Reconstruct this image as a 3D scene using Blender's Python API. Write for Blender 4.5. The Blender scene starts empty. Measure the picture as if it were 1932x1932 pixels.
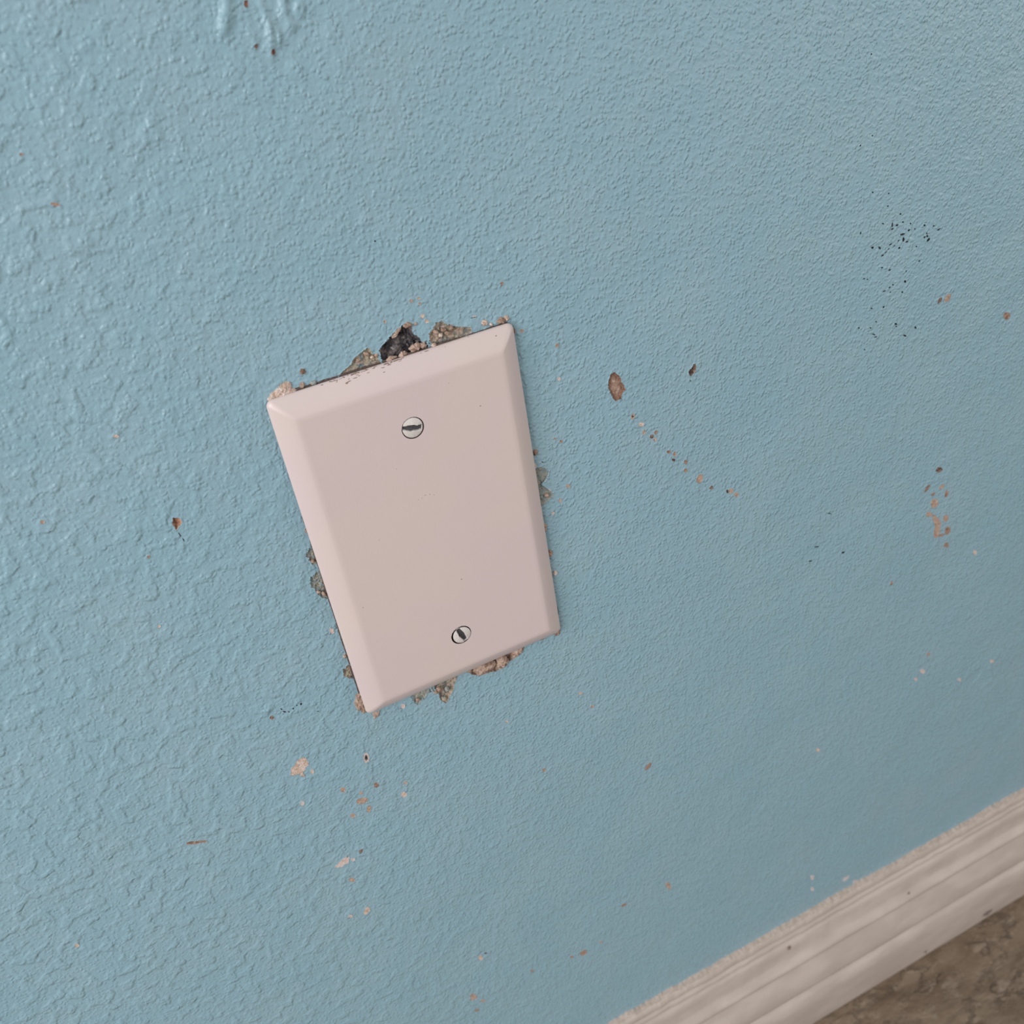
import bpy, math, zlib
import numpy as np
from mathutils import Matrix, Vector

# ------------------------------------------------------------------ camera, light, exposure
S = bpy.context.scene
COL = S.collection
MM = 0.001
PLATE_Z = 440.5            # height of the wall plate's centre above the floor, mm

cam_data = bpy.data.cameras.new('camera')
cam = bpy.data.objects.new('camera', cam_data)
COL.objects.link(cam)
rows = ((0.8964291, 0.3405660, -0.2836013), (-0.4202923, 0.4502570, -0.7877963), (-0.1406031, 0.8253990, 0.5467607))
cam.matrix_world = Matrix.Translation((-0.063506, -0.255980, 0.613948)) @ Matrix(rows).to_4x4()
cam_data.sensor_width = 36.0
cam_data.lens = 36.0 * 1790.0 / 1932.0
cam_data.clip_start = 0.005
cam_data.clip_end = 50
cam_data.dof.use_dof = True
cam_data.dof.focus_distance = 0.312
cam_data.dof.aperture_fstop = 18.0
S.camera = cam

S.view_settings.view_transform = 'Standard'
S.view_settings.look = 'None'
S.view_settings.gamma = 1.0
S.view_settings.use_curve_mapping = False
S.view_settings.exposure = 0.0

world = bpy.data.worlds.new('room_light')
S.world = world
world.use_nodes = True
world.node_tree.nodes['Background'].inputs[0].default_value = (1.0, 0.97, 0.95, 1)
world.node_tree.nodes['Background'].inputs[1].default_value = 0.47

def area(name, loc, target, sx, sy, power, colour):
    d = bpy.data.lights.new(name, 'AREA')
    d.shape = 'RECTANGLE'
    d.size, d.size_y, d.energy, d.color = sx, sy, power, colour
    o = bpy.data.objects.new(name, d)
    COL.objects.link(o)
    o.location = loc
    o.rotation_euler = (Vector(target) - Vector(loc)).to_track_quat('-Z', 'Y').to_euler()
    return o

area('window_daylight', (-1.45, -0.95, 1.15), (0.0, 0.0, 0.45), 0.95, 1.15, 28.0, (1.0, 0.985, 0.98))
area('right_fill_light', (3.6, -2.1, 1.0), (0.0, 0.0, 0.45), 1.8, 1.8, 33.0, (1.0, 0.975, 0.95))  # added fill from the right, lifts the plate's right and lower bevels

# ------------------------------------------------------------------ node helpers
def material(name, rough=0.6, spec=0.4):
    m = bpy.data.materials.new(name)
    m.use_nodes = True
    nt = m.node_tree
    b = nt.nodes['Principled BSDF']
    b.inputs['Roughness'].default_value = rough
    b.inputs['Specular IOR Level'].default_value = spec
    return m, nt, b

def N(nt, kind, **kw):
    n = nt.nodes.new(kind)
    for k, v in kw.items():
        if k.startswith('_'):
            setattr(n, k[1:], v)
        else:
            n.inputs[k.replace('__', ' ')].default_value = v
    return n

def noise(nt, vec, scale, detail=2.0, rough=0.5, dist=0.0):
    n = N(nt, 'ShaderNodeTexNoise', Scale=scale, Detail=detail, Roughness=rough, Distortion=dist)
    nt.links.new(vec, n.inputs['Vector'])
    return n.outputs[0]

def remap(nt, val, a, b, c, d, smooth=True):
    n = N(nt, 'ShaderNodeMapRange')
    n.interpolation_type = 'SMOOTHSTEP' if smooth else 'LINEAR'
    nt.links.new(val, n.inputs['Value'])
    for k, v in zip(('From Min', 'From Max', 'To Min', 'To Max'), (a, b, c, d)):
        n.inputs[k].default_value = v
    return n.outputs[0]

def m2(nt, op, a, b):
    n = nt.nodes.new('ShaderNodeMath')
    n.operation = op
    for i, v in enumerate((a, b)):
        if isinstance(v, (int, float)):
            n.inputs[i].default_value = v
        else:
            nt.links.new(v, n.inputs[i])
    return n.outputs[0]

def mix(nt, fac, a, b):
    n = nt.nodes.new('ShaderNodeMix')
    n.data_type = 'RGBA'
    for sock, v in ((n.inputs[0], fac), (n.inputs[6], a), (n.inputs[7], b)):
        if isinstance(v, (int, float)):
            sock.default_value = v
        elif isinstance(v, tuple):
            sock.default_value = (*v, 1)
        else:
            nt.links.new(v, sock)
    return n.outputs[2]

def bump(nt, bsdf, height, distance, strength=1.0):
    n = N(nt, 'ShaderNodeBump', Strength=strength, Distance=distance)
    nt.links.new(height, n.inputs['Height'])
    nt.links.new(n.outputs[0], bsdf.inputs['Normal'])

def position_mm(nt):
    """Surface position in millimetres."""
    g = nt.nodes.new('ShaderNodeNewGeometry')
    v = N(nt, 'ShaderNodeVectorMath', _operation='SCALE')
    v.inputs['Scale'].default_value = 1000.0
    nt.links.new(g.outputs['Position'], v.inputs[0])
    return v.outputs[0]

# ------------------------------------------------------------------ materials
def make_paint():
    m, nt, b = material('blue_wall_paint', 0.36, 0.4)
    p = position_mm(nt)
    # orange-peel relief: rounded pips of two sizes, flat plains between, fine roller grain
    w = N(nt, 'ShaderNodeTexNoise', Scale=0.45, Detail=1.0)
    nt.links.new(p, w.inputs['Vector'])
    q = N(nt, 'ShaderNodeVectorMath', _operation='MULTIPLY_ADD')
    nt.links.new(w.outputs['Color'], q.inputs[0])
    q.inputs[1].default_value = (1.6, 1.6, 1.6)
    nt.links.new(p, q.inputs[2])
    v = N(nt, 'ShaderNodeTexVoronoi', Scale=0.70)
    v.voronoi_dimensions = '2D'
    v.feature = 'SMOOTH_F1'
    v.inputs['Smoothness'].default_value = 0.35
    sp = nt.nodes.new('ShaderNodeSeparateXYZ')
    cb = nt.nodes.new('ShaderNodeCombineXYZ')
    nt.links.new(q.outputs[0], sp.inputs[0])
    nt.links.new(sp.outputs['X'], cb.inputs['X'])
    nt.links.new(sp.outputs['Z'], cb.inputs['Y'])
    nt.links.new(cb.outputs[0], v.inputs['Vector'])
    pip = remap(nt, v.outputs['Distance'], 0.10, 0.62, 1, 0)
    size = remap(nt, noise(nt, p, 0.36, 1.5, 0.5), 0.36, 0.64, 0.15, 1.0)
    # the roller lay the paint on more heavily, in broader smears, towards the left
    xyz = nt.nodes.new('ShaderNodeSeparateXYZ')
    nt.links.new(p, xyz.inputs[0])
    heavy = remap(nt, xyz.outputs['X'], -130.0, 40.0, 1.0, 0.0)
    n1 = remap(nt, noise(nt, p, 0.19, 1.2, 0.45), 0.48, 0.63, 0, 1)
    n2 = noise(nt, p, 0.8, 1.5, 0.5)
    n4 = noise(nt, p, 3.0, 2.0, 0.5)
    h = m2(nt, 'MULTIPLY', m2(nt, 'MULTIPLY', pip, size), m2(nt, 'SUBTRACT', 0.62, m2(nt, 'MULTIPLY', heavy, 0.24)))
    h = m2(nt, 'ADD', h, m2(nt, 'MULTIPLY', n1, m2(nt, 'ADD', 0.24, m2(nt, 'MULTIPLY', heavy, 0.50))))
    h = m2(nt, 'ADD', h, m2(nt, 'MULTIPLY', n2, 0.44))
    h = m2(nt, 'ADD', h, m2(nt, 'MULTIPLY', n4, 0.08))
    bump(nt, b, h, 0.00040, 1.0)
    # faint uneven rubbing and grime in the paint itself
    t = remap(nt, noise(nt, p, 0.035, 3.0, 0.6), 0.35, 0.7, 0, 1)
    c = mix(nt, t, PAINT_A, PAINT_B)
    g = remap(nt, noise(nt, p, 0.9, 3.0, 0.6), 0.62, 0.8, 0, 0.16)
    nt.links.new(mix(nt, g, c, PAINT_C), b.inputs['Base Color'])
    rr = remap(nt, noise(nt, p, 0.5, 2, 0.5), 0.3, 0.7, 0.28, 0.41)
    nt.links.new(rr, b.inputs['Roughness'])
    return m
PAINT_A, PAINT_B, PAINT_C = (0.274, 0.448, 0.532), (0.294, 0.454, 0.532), (0.33, 0.445, 0.505)
M_PAINT = make_paint()

def make_plaster():
    m, nt, b = material('bare_plaster', 0.95, 0.12)
    p = position_mm(nt)
    a = N(nt, 'ShaderNodeVertexColor')
    a.layer_name = 'tint'
    v = remap(nt, noise(nt, p, 2.6, 3.0, 0.65), 0.3, 0.72, 0.62, 1.25, False)
    n = N(nt, 'ShaderNodeVectorMath', _operation='SCALE')
    nt.links.new(a.outputs[0], n.inputs[0])
    nt.links.new(v, n.inputs['Scale'])
    nt.links.new(n.outputs[0], b.inputs['Base Color'])
    bump(nt, b, noise(nt, p, 3.0, 4.0, 0.65), 0.00025, 1.0)
    return m
M_PLASTER = make_plaster()

def make_plate_plastic():
    m, nt, b = material('almond_plastic', 0.36, 0.5)
    p = position_mm(nt)
    t = remap(nt, noise(nt, p, 0.035, 2.0, 0.5), 0.4, 0.62, 0, 1)
    c = mix(nt, t, (0.676, 0.570, 0.566), (0.688, 0.583, 0.552))
    g = remap(nt, noise(nt, p, 1.9, 3.0, 0.7), 0.66, 0.85, 0, 0.22)
    nt.links.new(mix(nt, g, c, (0.42, 0.35, 0.32)), b.inputs['Base Color'])
    bump(nt, b, noise(nt, p, 1.6, 2.0, 0.5), 0.00003, 1.0)
    return m
M_PLATE = make_plate_plastic()

def plain(name, colour, rough, spec=0.4, metal=0.0, scale=2.0, amount=0.25):
    m, nt, b = material(name, rough, spec)
    b.inputs['Metallic'].default_value = metal
    p = position_mm(nt)
    f = remap(nt, noise(nt, p, scale, 3.0, 0.6), 0.35, 0.7, 0, 1)
    dark = tuple(x * (1 - amount) for x in colour)
    nt.links.new(mix(nt, f, dark, colour), b.inputs['Base Color'])
    return m
M_SCREW = plain('painted_screw_head', (0.74, 0.70, 0.67), 0.28, 0.6, 0.0, 1.2, 0.10)
M_SLOT = plain('worn_slot_steel', (0.105, 0.105, 0.115), 0.45, 0.5, 0.2, 3.0, 0.45)
M_HOLE = plain('screw_hole_dark', (0.05, 0.035, 0.03), 0.9, 0.2, 0.0, 2.0, 0.4)  # dark brown lining inside the screw holes
M_SPECK = plain('black_grime_and_shadow', (0.050, 0.060, 0.063), 0.8, 0.2, 0.0, 0.35, 0.9)  # grime specks, also the painted gap shadow at the plate's edge
M_CRUST = plain('brown_grime', (0.36, 0.25, 0.205), 0.9, 0.2, 0.0, 2.0, 0.5)
M_GREYMARK = plain('grey_grime', (0.38, 0.34, 0.34), 0.9, 0.2, 0.0, 2.0, 0.3)

def make_trim():
    m, nt, b = material('worn_white_trim_paint', 0.5, 0.4)
    p = position_mm(nt)
    s = N(nt, 'ShaderNodeVectorMath', _operation='MULTIPLY')
    s.inputs[1].default_value = (0.35, 1.0, 1.0)      # smears run along the board
    nt.links.new(p, s.inputs[0])
    t = remap(nt, noise(nt, s.outputs[0], 0.10, 3.0, 0.55), 0.35, 0.7, 0, 1)
    c = mix(nt, t, (0.490, 0.425, 0.380), (0.570, 0.497, 0.450))
    g = remap(nt, noise(nt, s.outputs[0], 0.9, 4.0, 0.7), 0.60, 0.8, 0, 0.45)
    nt.links.new(mix(nt, g, c, (0.34, 0.285, 0.24)), b.inputs['Base Color'])
    bump(nt, b, noise(nt, p, 0.7, 3.0, 0.6), 0.0003, 0.8)
    return m
M_TRIM = make_trim()

def make_caulk():
    m, nt, b = material('dusty_caulk', 0.85, 0.2)
    p = position_mm(nt)
    t = remap(nt, noise(nt, p, 0.5, 4.0, 0.65), 0.35, 0.7, 0, 1)
    nt.links.new(mix(nt, t, (0.42, 0.355, 0.30), (0.54, 0.465, 0.415)), b.inputs['Base Color'])
    bump(nt, b, noise(nt, p, 0.6, 3.0, 0.6), 0.0002, 0.4)
    return m
M_CAULK = make_caulk()

def make_floor():
    m, nt, b = material('brown_stone_look_vinyl', 0.62, 0.3)
    p = position_mm(nt)
    rot = N(nt, 'ShaderNodeMapping')
    rot.inputs['Rotation'].default_value = (0, 0, 0.55)
    rot.inputs['Scale'].default_value = (0.6, 1.3, 1.0)
    nt.links.new(p, rot.inputs[0])
    q = rot.outputs[0]
    a = remap(nt, noise(nt, q, 0.032, 7.0, 0.72, 0.25), 0.32, 0.70, 0, 1)
    c = mix(nt, a, (0.180, 0.125, 0.083), (0.335, 0.253, 0.180))
    d = remap(nt, noise(nt, q, 0.10, 7.0, 0.75, 0.3), 0.50, 0.66, 0, 0.62)
    c = mix(nt, d, c, (0.45, 0.36, 0.275))
    v = m2(nt, 'ABSOLUTE', m2(nt, 'SUBTRACT', noise(nt, q, 0.045, 7.0, 0.72, 0.3), 0.5), 0)
    vein = m2(nt, 'MULTIPLY', remap(nt, v, 0.0, 0.035, 0.40, 0.0), remap(nt, noise(nt, q, 0.05, 2.0, 0.5), 0.42, 0.62, 0, 1))
    nt.links.new(mix(nt, vein, c, (0.085, 0.056, 0.040)), b.inputs['Base Color'])
    h = m2(nt, 'ADD', noise(nt, q, 0.08, 8.0, 0.75, 0.3), m2(nt, 'MULTIPLY', vein, -0.5))
    bump(nt, b, h, 0.0032, 1.0)
    return m
M_FLOOR = make_floor()

# ------------------------------------------------------------------ numpy noise and mesh helpers
_rng = np.random.default_rng(11)
_LAT = _rng.random((256, 256))
def vnoise(x, z, wave, seed=0):
    """Smooth lattice noise in 0..1."""
    u, v = np.asarray(x) / wave + 37.7 * seed + 500, np.asarray(z) / wave + 11.3 * seed + 500
    i, j = np.floor(u).astype(int), np.floor(v).astype(int)
    a, b = u - i, v - j
    a, b = a * a * (3 - 2 * a), b * b * (3 - 2 * b)
    L = lambda p, q: _LAT[p % 256, q % 256]
    return (L(i, j) * (1 - a) + L(i + 1, j) * a) * (1 - b) + (L(i, j + 1) * (1 - a) + L(i + 1, j + 1) * a) * b
def fbm(x, z, wave, seed=0, octaves=3):
    s, k, w = 0, 1.0, 0
    for o in range(octaves):
        s = s + k * vnoise(x, z, wave / 2 ** o, seed + o * 3)
        w += k
        k *= 0.55
    return s / w

def build(name, verts, faces, mats, parent=None, loc=(0, 0, 0), smooth=True, fmat=None, tint=None):
    me = bpy.data.meshes.new(name)
    me.from_pydata([tuple(v) for v in verts], [], faces)
    for m in mats:
        me.materials.append(m)
    if fmat is not None:
        me.polygons.foreach_set('material_index', np.asarray(fmat, dtype=np.int32))
    if smooth:
        me.polygons.foreach_set('use_smooth', np.ones(len(me.polygons), dtype=bool))
    if tint is not None:
        a = me.color_attributes.new('tint', 'FLOAT_COLOR', 'POINT')
        a.data.foreach_set('color', np.asarray(tint, dtype=np.float32).ravel())
    me.update()
    o = bpy.data.objects.new(name, me)
    COL.objects.link(o)
    o.location = loc
    if parent is not None:
        o.parent = parent
    return o

# ------------------------------------------------------------------ measured wear of the wall, and gap shadow by the plate
# outlines in millimetres on the wall: x along the wall, z up from the wall plate's centre
PATCHES = (
 ('yellow',0.7,0.5,((-17.55,62.38),(-13.08,64.65),(-9.37,67.15),(-8.16,68.11),(-6.45,67.73),(-5.83,66.19),(-4.18,65.49),(-4.35,63.34),(-2.05,62.43),(-1.72,58.69),(-15.97,59.63))),
 ('pit',2.0,0.9,((-3.77,66.54),(-1.33,67.79),(1.03,69.4),(3.03,70.94),(4.71,71.75),(6.53,71.7),(7.74,70.33),(7.09,68.86),(8.91,67.11),(9.59,64.69),(12.1,64.42),(11.8,62.11),(10.0,58.35),(-3.79,58.51))),
 ('mix',0.7,0.6,((11.68,64.04),(12.14,67.13),(13.49,67.89),(15.1,69.09),(16.84,69.23),(17.75,67.77),(20.44,66.44),(22.61,65.95),(25.4,64.93),(25.61,63.14),(23.2,62.51),(21.82,59.81),(11.93,60.17))),
 ('green',0.5,0.4,((39.34,9.17),(41.56,9.16),(44.37,5.96),(42.79,3.36),(40.95,1.93),(44.3,-2.23),(44.64,-4.35),(41.74,-5.82),(38.96,-6.46),(36.83,-4.05),(37.39,8.24))),
 ('rock',1.6,0.7,((24.92,-61.85),(23.71,-65.49),(21.05,-66.8),(17.82,-67.55),(15.34,-69.22),(10.46,-69.35),(5.14,-68.42),(2.69,-66.31),(0.51,-64.08),(3.85,-61.06),(23.19,-58.61))),
 ('mix',0.8,0.6,((-13.58,-64.52),(-12.26,-67.39),(-11.75,-70.1),(-11.13,-72.35),(-10.07,-74.59),(-8.23,-72.86),(-5.87,-69.52),(-4.39,-66.28),(-2.3,-63.12),(-5.12,-60.05),(-13.65,-60.77))),
 ('green',0.6,0.5,((-21.92,-64.5),(-21.03,-67.14),(-20.13,-69.8),(-17.22,-67.9),(-15.82,-66.24),(-12.93,-66.49),(-12.91,-63.29),(-18.09,-62.08))),
 ('green',0.5,0.4,((-40.1,10.26),(-41.63,7.82),(-40.77,4.5),(-39.2,3.8),(-38.05,4.13),(-38.04,10.81))),
 ('green',0.6,0.5,((-42.31,0.09),(-43.44,-3.49),(-41.9,-6.39),(-40.82,-9.1),(-38.71,-10.76),(-37.87,-1.94),(-40.01,0.75))),
 ('mix',0.5,0.5,((-41.41,-40.39),(-41.78,-43.42),(-40.35,-45.43),(-37.71,-47.35),(-37.57,-40.43),(-39.61,-39.36))),
)
LUMPS = (
 ('light',1.3,((-38.32,62.45),(-35.87,64.48),(-33.18,65.75),(-31.28,65.28),(-30.36,62.95),(-29.64,61.52),(-31.1,59.11),(-37.91,60.1))),
 ('rock',1.7,((3.33,-63.97),(4.77,-63.14),(8.04,-62.99),(10.12,-63.54),(12.33,-64.69),(11.39,-67.68),(8.53,-67.79),(4.99,-68.07),(3.37,-66.13))),
 ('rock',2.2,((12.7,-63.81),(14.84,-62.79),(17.08,-65.28),(17.58,-67.69),(14.68,-69.15),(12.49,-67.72))),
 ('rock',1.8,((18.69,-63.45),(21.36,-61.9),(24.47,-61.89),(23.74,-65.24),(21.54,-66.52),(18.88,-66.48))),
 ('rock',1.5,((36.36,-60.18),(39.23,-60.8),(40.04,-63.32),(38.93,-64.9),(36.79,-63.83),(35.08,-62.98))),
 ('tan',1.2,((-40.0,-52.74),(-38.39,-52.59),(-38.03,-58.5),(-37.97,-63.29),(-40.03,-62.66),(-41.11,-58.88),(-41.19,-55.96))),
 ('tan',1.0,((-36.61,-64.33),(-33.82,-64.56),(-34.84,-67.2),(-36.45,-67.1))),
 ('brown',1.2,((37.09,63.84),(36.86,63.24),(36.13,62.9),(35.16,62.94),(34.35,63.36),(33.99,63.98),(34.22,64.57),(34.96,64.91),(35.91,64.87),(36.73,64.46))),
 ('light',1.3,((38.4,63.74),(38.12,63.31),(37.56,63.17),(36.92,63.36),(36.45,63.82),(36.33,64.36),(36.61,64.78),(37.17,64.93),(37.81,64.74),(38.28,64.28))),
 ('brown',1.1,((39.72,58.86),(39.37,58.27),(38.94,58.02),(38.58,58.19),(38.43,58.74),(38.55,59.43),(38.89,60.02),(39.32,60.27),(39.69,60.1),(39.84,59.56))),
 ('light',1.0,((31.23,64.35),(30.92,63.84),(30.31,63.65),(29.63,63.86),(29.14,64.38),(29.03,65.02),(29.34,65.53),(29.95,65.72),(30.63,65.52),(31.12,64.99))),
 ('light',0.8,((32.67,63.4),(32.51,63.14),(32.18,63.05),(31.81,63.16),(31.55,63.43),(31.48,63.76),(31.65,64.01),(31.97,64.1),(32.34,63.99),(32.61,63.72))),
 ('brown',1.0,((41.25,14.56),(40.77,14.12),(40.15,14.11),(39.62,14.52),(39.4,15.21),(39.56,15.9),(40.05,16.33),(40.66,16.35),(41.18,15.93),(41.41,15.25))),
 ('light',1.0,((40.24,9.88),(40.01,9.35),(39.58,9.13),(39.11,9.31),(38.78,9.82),(38.72,10.46),(38.95,10.99),(39.38,11.2),(39.85,11.02),(40.18,10.52))),
 ('tan',1.0,((40.51,-15.5),(40.37,-16.67),(39.93,-17.31),(39.37,-17.18),(38.9,-16.33),(38.7,-15.09),(38.85,-13.93),(39.28,-13.29),(39.84,-13.42),(40.31,-14.26))),
 ('tan',1.2,((41.4,-27.26),(41.06,-27.95),(40.39,-28.17),(39.63,-27.83),(39.09,-27.08),(38.97,-26.18),(39.31,-25.5),(39.98,-25.28),(40.73,-25.61),(41.27,-26.36))),
 ('light',1.0,((42.04,-36.47),(41.79,-37.0),(41.27,-37.16),(40.7,-36.9),(40.28,-36.31),(40.19,-35.62),(40.44,-35.09),(40.96,-34.93),(41.53,-35.19),(41.94,-35.77))),
 ('brown',1.0,((-25.83,66.81),(-26.13,66.37),(-26.65,66.2),(-27.18,66.38),(-27.53,66.83),(-27.56,67.38),(-27.26,67.82),(-26.75,67.98),(-26.21,67.81),(-25.86,67.36))),
 ('tan',1.0,((-27.25,62.77),(-27.66,62.24),(-28.17,62.06),(-28.59,62.3),(-28.75,62.85),(-28.61,63.52),(-28.2,64.04),(-27.7,64.21),(-27.28,63.98),(-27.11,63.43))),
 ('green',0.9,((-23.45,62.89),(-23.62,62.4),(-24.13,62.08),(-24.79,62.05),(-25.34,62.32),(-25.58,62.79),(-25.4,63.28),(-24.89,63.6),(-24.24,63.63),(-23.69,63.36))),
 ('rock',1.3,((8.96,64.15),(8.8,63.32),(8.03,62.71),(6.95,62.56),(5.97,62.93),(5.47,63.67),(5.63,64.49),(6.4,65.1),(7.48,65.25),(8.45,64.89))),
 ('rock',1.2,((4.56,63.05),(4.35,62.55),(3.66,62.21),(2.77,62.17),(2.01,62.44),(1.68,62.92),(1.89,63.43),(2.57,63.76),(3.46,63.8),(4.22,63.53))),
 ('rock',1.2,((10.87,63.44),(10.54,62.94),(9.9,62.76),(9.21,62.98),(8.72,63.51),(8.63,64.15),(8.96,64.64),(9.59,64.82),(10.28,64.6),(10.77,64.07))),
 ('grey',1.3,((2.49,65.87),(2.31,65.37),(1.71,65.04),(0.92,65.0),(0.25,65.27),(-0.05,65.74),(0.13,66.24),(0.73,66.57),(1.52,66.61),(2.19,66.34))),
 ('light',1.0,((13.95,62.82),(13.82,62.41),(13.37,62.14),(12.76,62.12),(12.24,62.34),(11.99,62.73),(12.12,63.14),(12.57,63.41),(13.18,63.43),(13.71,63.21))),
 ('tan',1.0,((1.29,62.91),(0.97,62.5),(0.04,62.21),(-1.14,62.16),(-2.12,62.36),(-2.53,62.73),(-2.21,63.14),(-1.29,63.43),(-0.11,63.48),(0.88,63.28))),
 ('rock',0.9,((17.64,66.28),(17.41,65.95),(16.95,65.85),(16.45,66.0),(16.09,66.36),(16.01,66.78),(16.24,67.11),(16.69,67.22),(17.19,67.07),(17.55,66.71))),
 ('rock',0.9,((20.32,65.8),(20.09,65.47),(19.63,65.36),(19.12,65.52),(18.76,65.88),(18.68,66.3),(18.91,66.63),(19.36,66.74),(19.87,66.59),(20.23,66.23))),
 ('light',0.9,((16.51,64.93),(16.28,64.6),(15.82,64.49),(15.32,64.65),(14.96,65.01),(14.88,65.43),(15.11,65.76),(15.56,65.87),(16.07,65.71),(16.43,65.35))),
 ('tan',1.0,((18.59,64.97),(18.36,64.63),(17.91,64.53),(17.4,64.68),(17.04,65.04),(16.96,65.47),(17.19,65.8),(17.64,65.91),(18.15,65.75),(18.51,65.39))),
 ('tan',0.9,((15.24,66.34),(15.01,66.01),(14.56,65.91),(14.06,66.06),(13.7,66.42),(13.62,66.84),(13.85,67.17),(14.3,67.28),(14.8,67.12),(15.16,66.77))),
 ('tan',0.9,((-6.9,65.69),(-7.29,65.57),(-7.79,65.77),(-8.21,66.21),(-8.39,66.74),(-8.26,67.13),(-7.88,67.26),(-7.38,67.06),(-6.96,66.61),(-6.78,66.09))),
 ('tan',0.8,((-9.51,65.73),(-9.52,65.38),(-9.84,65.0),(-10.34,64.71),(-10.83,64.64),(-11.12,64.81),(-11.11,65.16),(-10.8,65.54),(-10.3,65.83),(-9.81,65.89))),
 ('light',0.8,((-5.51,64.73),(-5.69,64.49),(-6.04,64.42),(-6.42,64.54),(-6.69,64.81),(-6.74,65.13),(-6.56,65.37),(-6.21,65.44),(-5.83,65.32),(-5.56,65.05))),
 ('tan',0.9,((-4.13,64.97),(-4.34,64.64),(-4.7,64.51),(-5.08,64.63),(-5.33,64.96),(-5.36,65.36),(-5.16,65.7),(-4.8,65.83),(-4.42,65.71),(-4.16,65.38))),
 ('tan',1.0,((-39.52,-8.87),(-39.95,-8.94),(-40.38,-8.63),(-40.66,-8.06),(-40.67,-7.45),(-40.42,-7.03),(-40.0,-6.97),(-39.57,-7.28),(-39.29,-7.85),(-39.27,-8.46))),
 ('tan',0.9,((-40.68,-7.15),(-40.96,-7.37),(-41.42,-7.29),(-41.88,-6.96),(-42.16,-6.5),(-42.16,-6.08),(-41.88,-5.86),(-41.43,-5.94),(-40.97,-6.27),(-40.68,-6.73))),
 ('tan',0.9,((-38.84,-35.85),(-39.11,-36.28),(-39.57,-36.4),(-40.04,-36.15),(-40.34,-35.65),(-40.35,-35.07),(-40.08,-34.64),(-39.63,-34.52),(-39.16,-34.76),(-38.86,-35.27))),
 ('tan',0.9,((-39.53,5.21),(-39.77,4.82),(-40.15,4.69),(-40.54,4.86),(-40.78,5.27),(-40.78,5.77),(-40.55,6.16),(-40.16,6.29),(-39.77,6.12),(-39.53,5.7))),
 ('tan',1.0,((-10.06,-66.97),(-10.36,-67.44),(-10.91,-67.53),(-11.5,-67.21),(-11.91,-66.6),(-11.97,-65.93),(-11.68,-65.46),(-11.13,-65.37),(-10.54,-65.69),(-10.13,-66.3))),
 ('tan',1.0,((-11.69,-67.7),(-11.92,-68.05),(-12.36,-68.1),(-12.83,-67.85),(-13.16,-67.37),(-13.22,-66.87),(-12.98,-66.52),(-12.55,-66.46),(-12.08,-66.72),(-11.75,-67.19))),
 ('yellow',0.9,((-9.0,-72.44),(-9.3,-72.91),(-9.86,-73.01),(-10.45,-72.68),(-10.86,-72.05),(-10.93,-71.37),(-10.64,-70.89),(-10.08,-70.8),(-9.49,-71.13),(-9.08,-71.75))),
 ('green',0.9,((-7.18,-68.54),(-7.47,-69.02),(-8.03,-69.11),(-8.62,-68.78),(-9.03,-68.17),(-9.11,-67.49),(-8.81,-67.02),(-8.26,-66.93),(-7.67,-67.25),(-7.25,-67.87))),
 ('tan',0.9,((-18.82,-67.55),(-19.05,-67.9),(-19.48,-67.96),(-19.95,-67.7),(-20.26,-67.23),(-20.32,-66.73),(-20.08,-66.38),(-19.66,-66.33),(-19.19,-66.58),(-18.87,-67.05))),
 ('tan',0.8,((32.91,-63.19),(32.82,-63.68),(32.37,-64.0),(31.73,-64.02),(31.16,-63.75),(30.86,-63.28),(30.95,-62.8),(31.4,-62.48),(32.04,-62.46),(32.62,-62.73))),
 ('tan',0.8,((2.58,-64.19),(2.43,-64.64),(1.96,-64.89),(1.35,-64.85),(0.82,-64.52),(0.59,-64.04),(0.73,-63.59),(1.2,-63.34),(1.82,-63.39),(2.34,-63.71))),
 ('green',0.9,((40.88,-3.05),(40.63,-3.46),(40.09,-3.57),(39.49,-3.32),(39.05,-2.83),(38.93,-2.26),(39.18,-1.85),(39.71,-1.75),(40.31,-1.99),(40.76,-2.49))),
 ('tan',0.9,((43.32,-3.37),(43.06,-3.79),(42.53,-3.89),(41.93,-3.65),(41.48,-3.15),(41.36,-2.58),(41.61,-2.17),(42.14,-2.06),(42.75,-2.31),(43.2,-2.81))),
 ('tan',1.0,((4.35,71.2),(4.26,70.64),(3.55,69.79),(2.48,68.98),(1.47,68.52),(0.91,68.59),(1.0,69.16),(1.72,70.0),(2.78,70.81),(3.79,71.27))),
 ('tan',1.2,((8.02,70.89),(7.66,70.48),(6.82,70.36),(5.84,70.58),(5.08,71.04),(4.84,71.57),(5.2,71.97),(6.03,72.09),(7.01,71.88),(7.77,71.42))),
 ('tan',0.7,((9.4,70.65),(9.24,70.41),(8.93,70.32),(8.58,70.43),(8.34,70.68),(8.3,70.99),(8.46,71.23),(8.77,71.32),(9.12,71.22),(9.36,70.96))),
)
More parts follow.
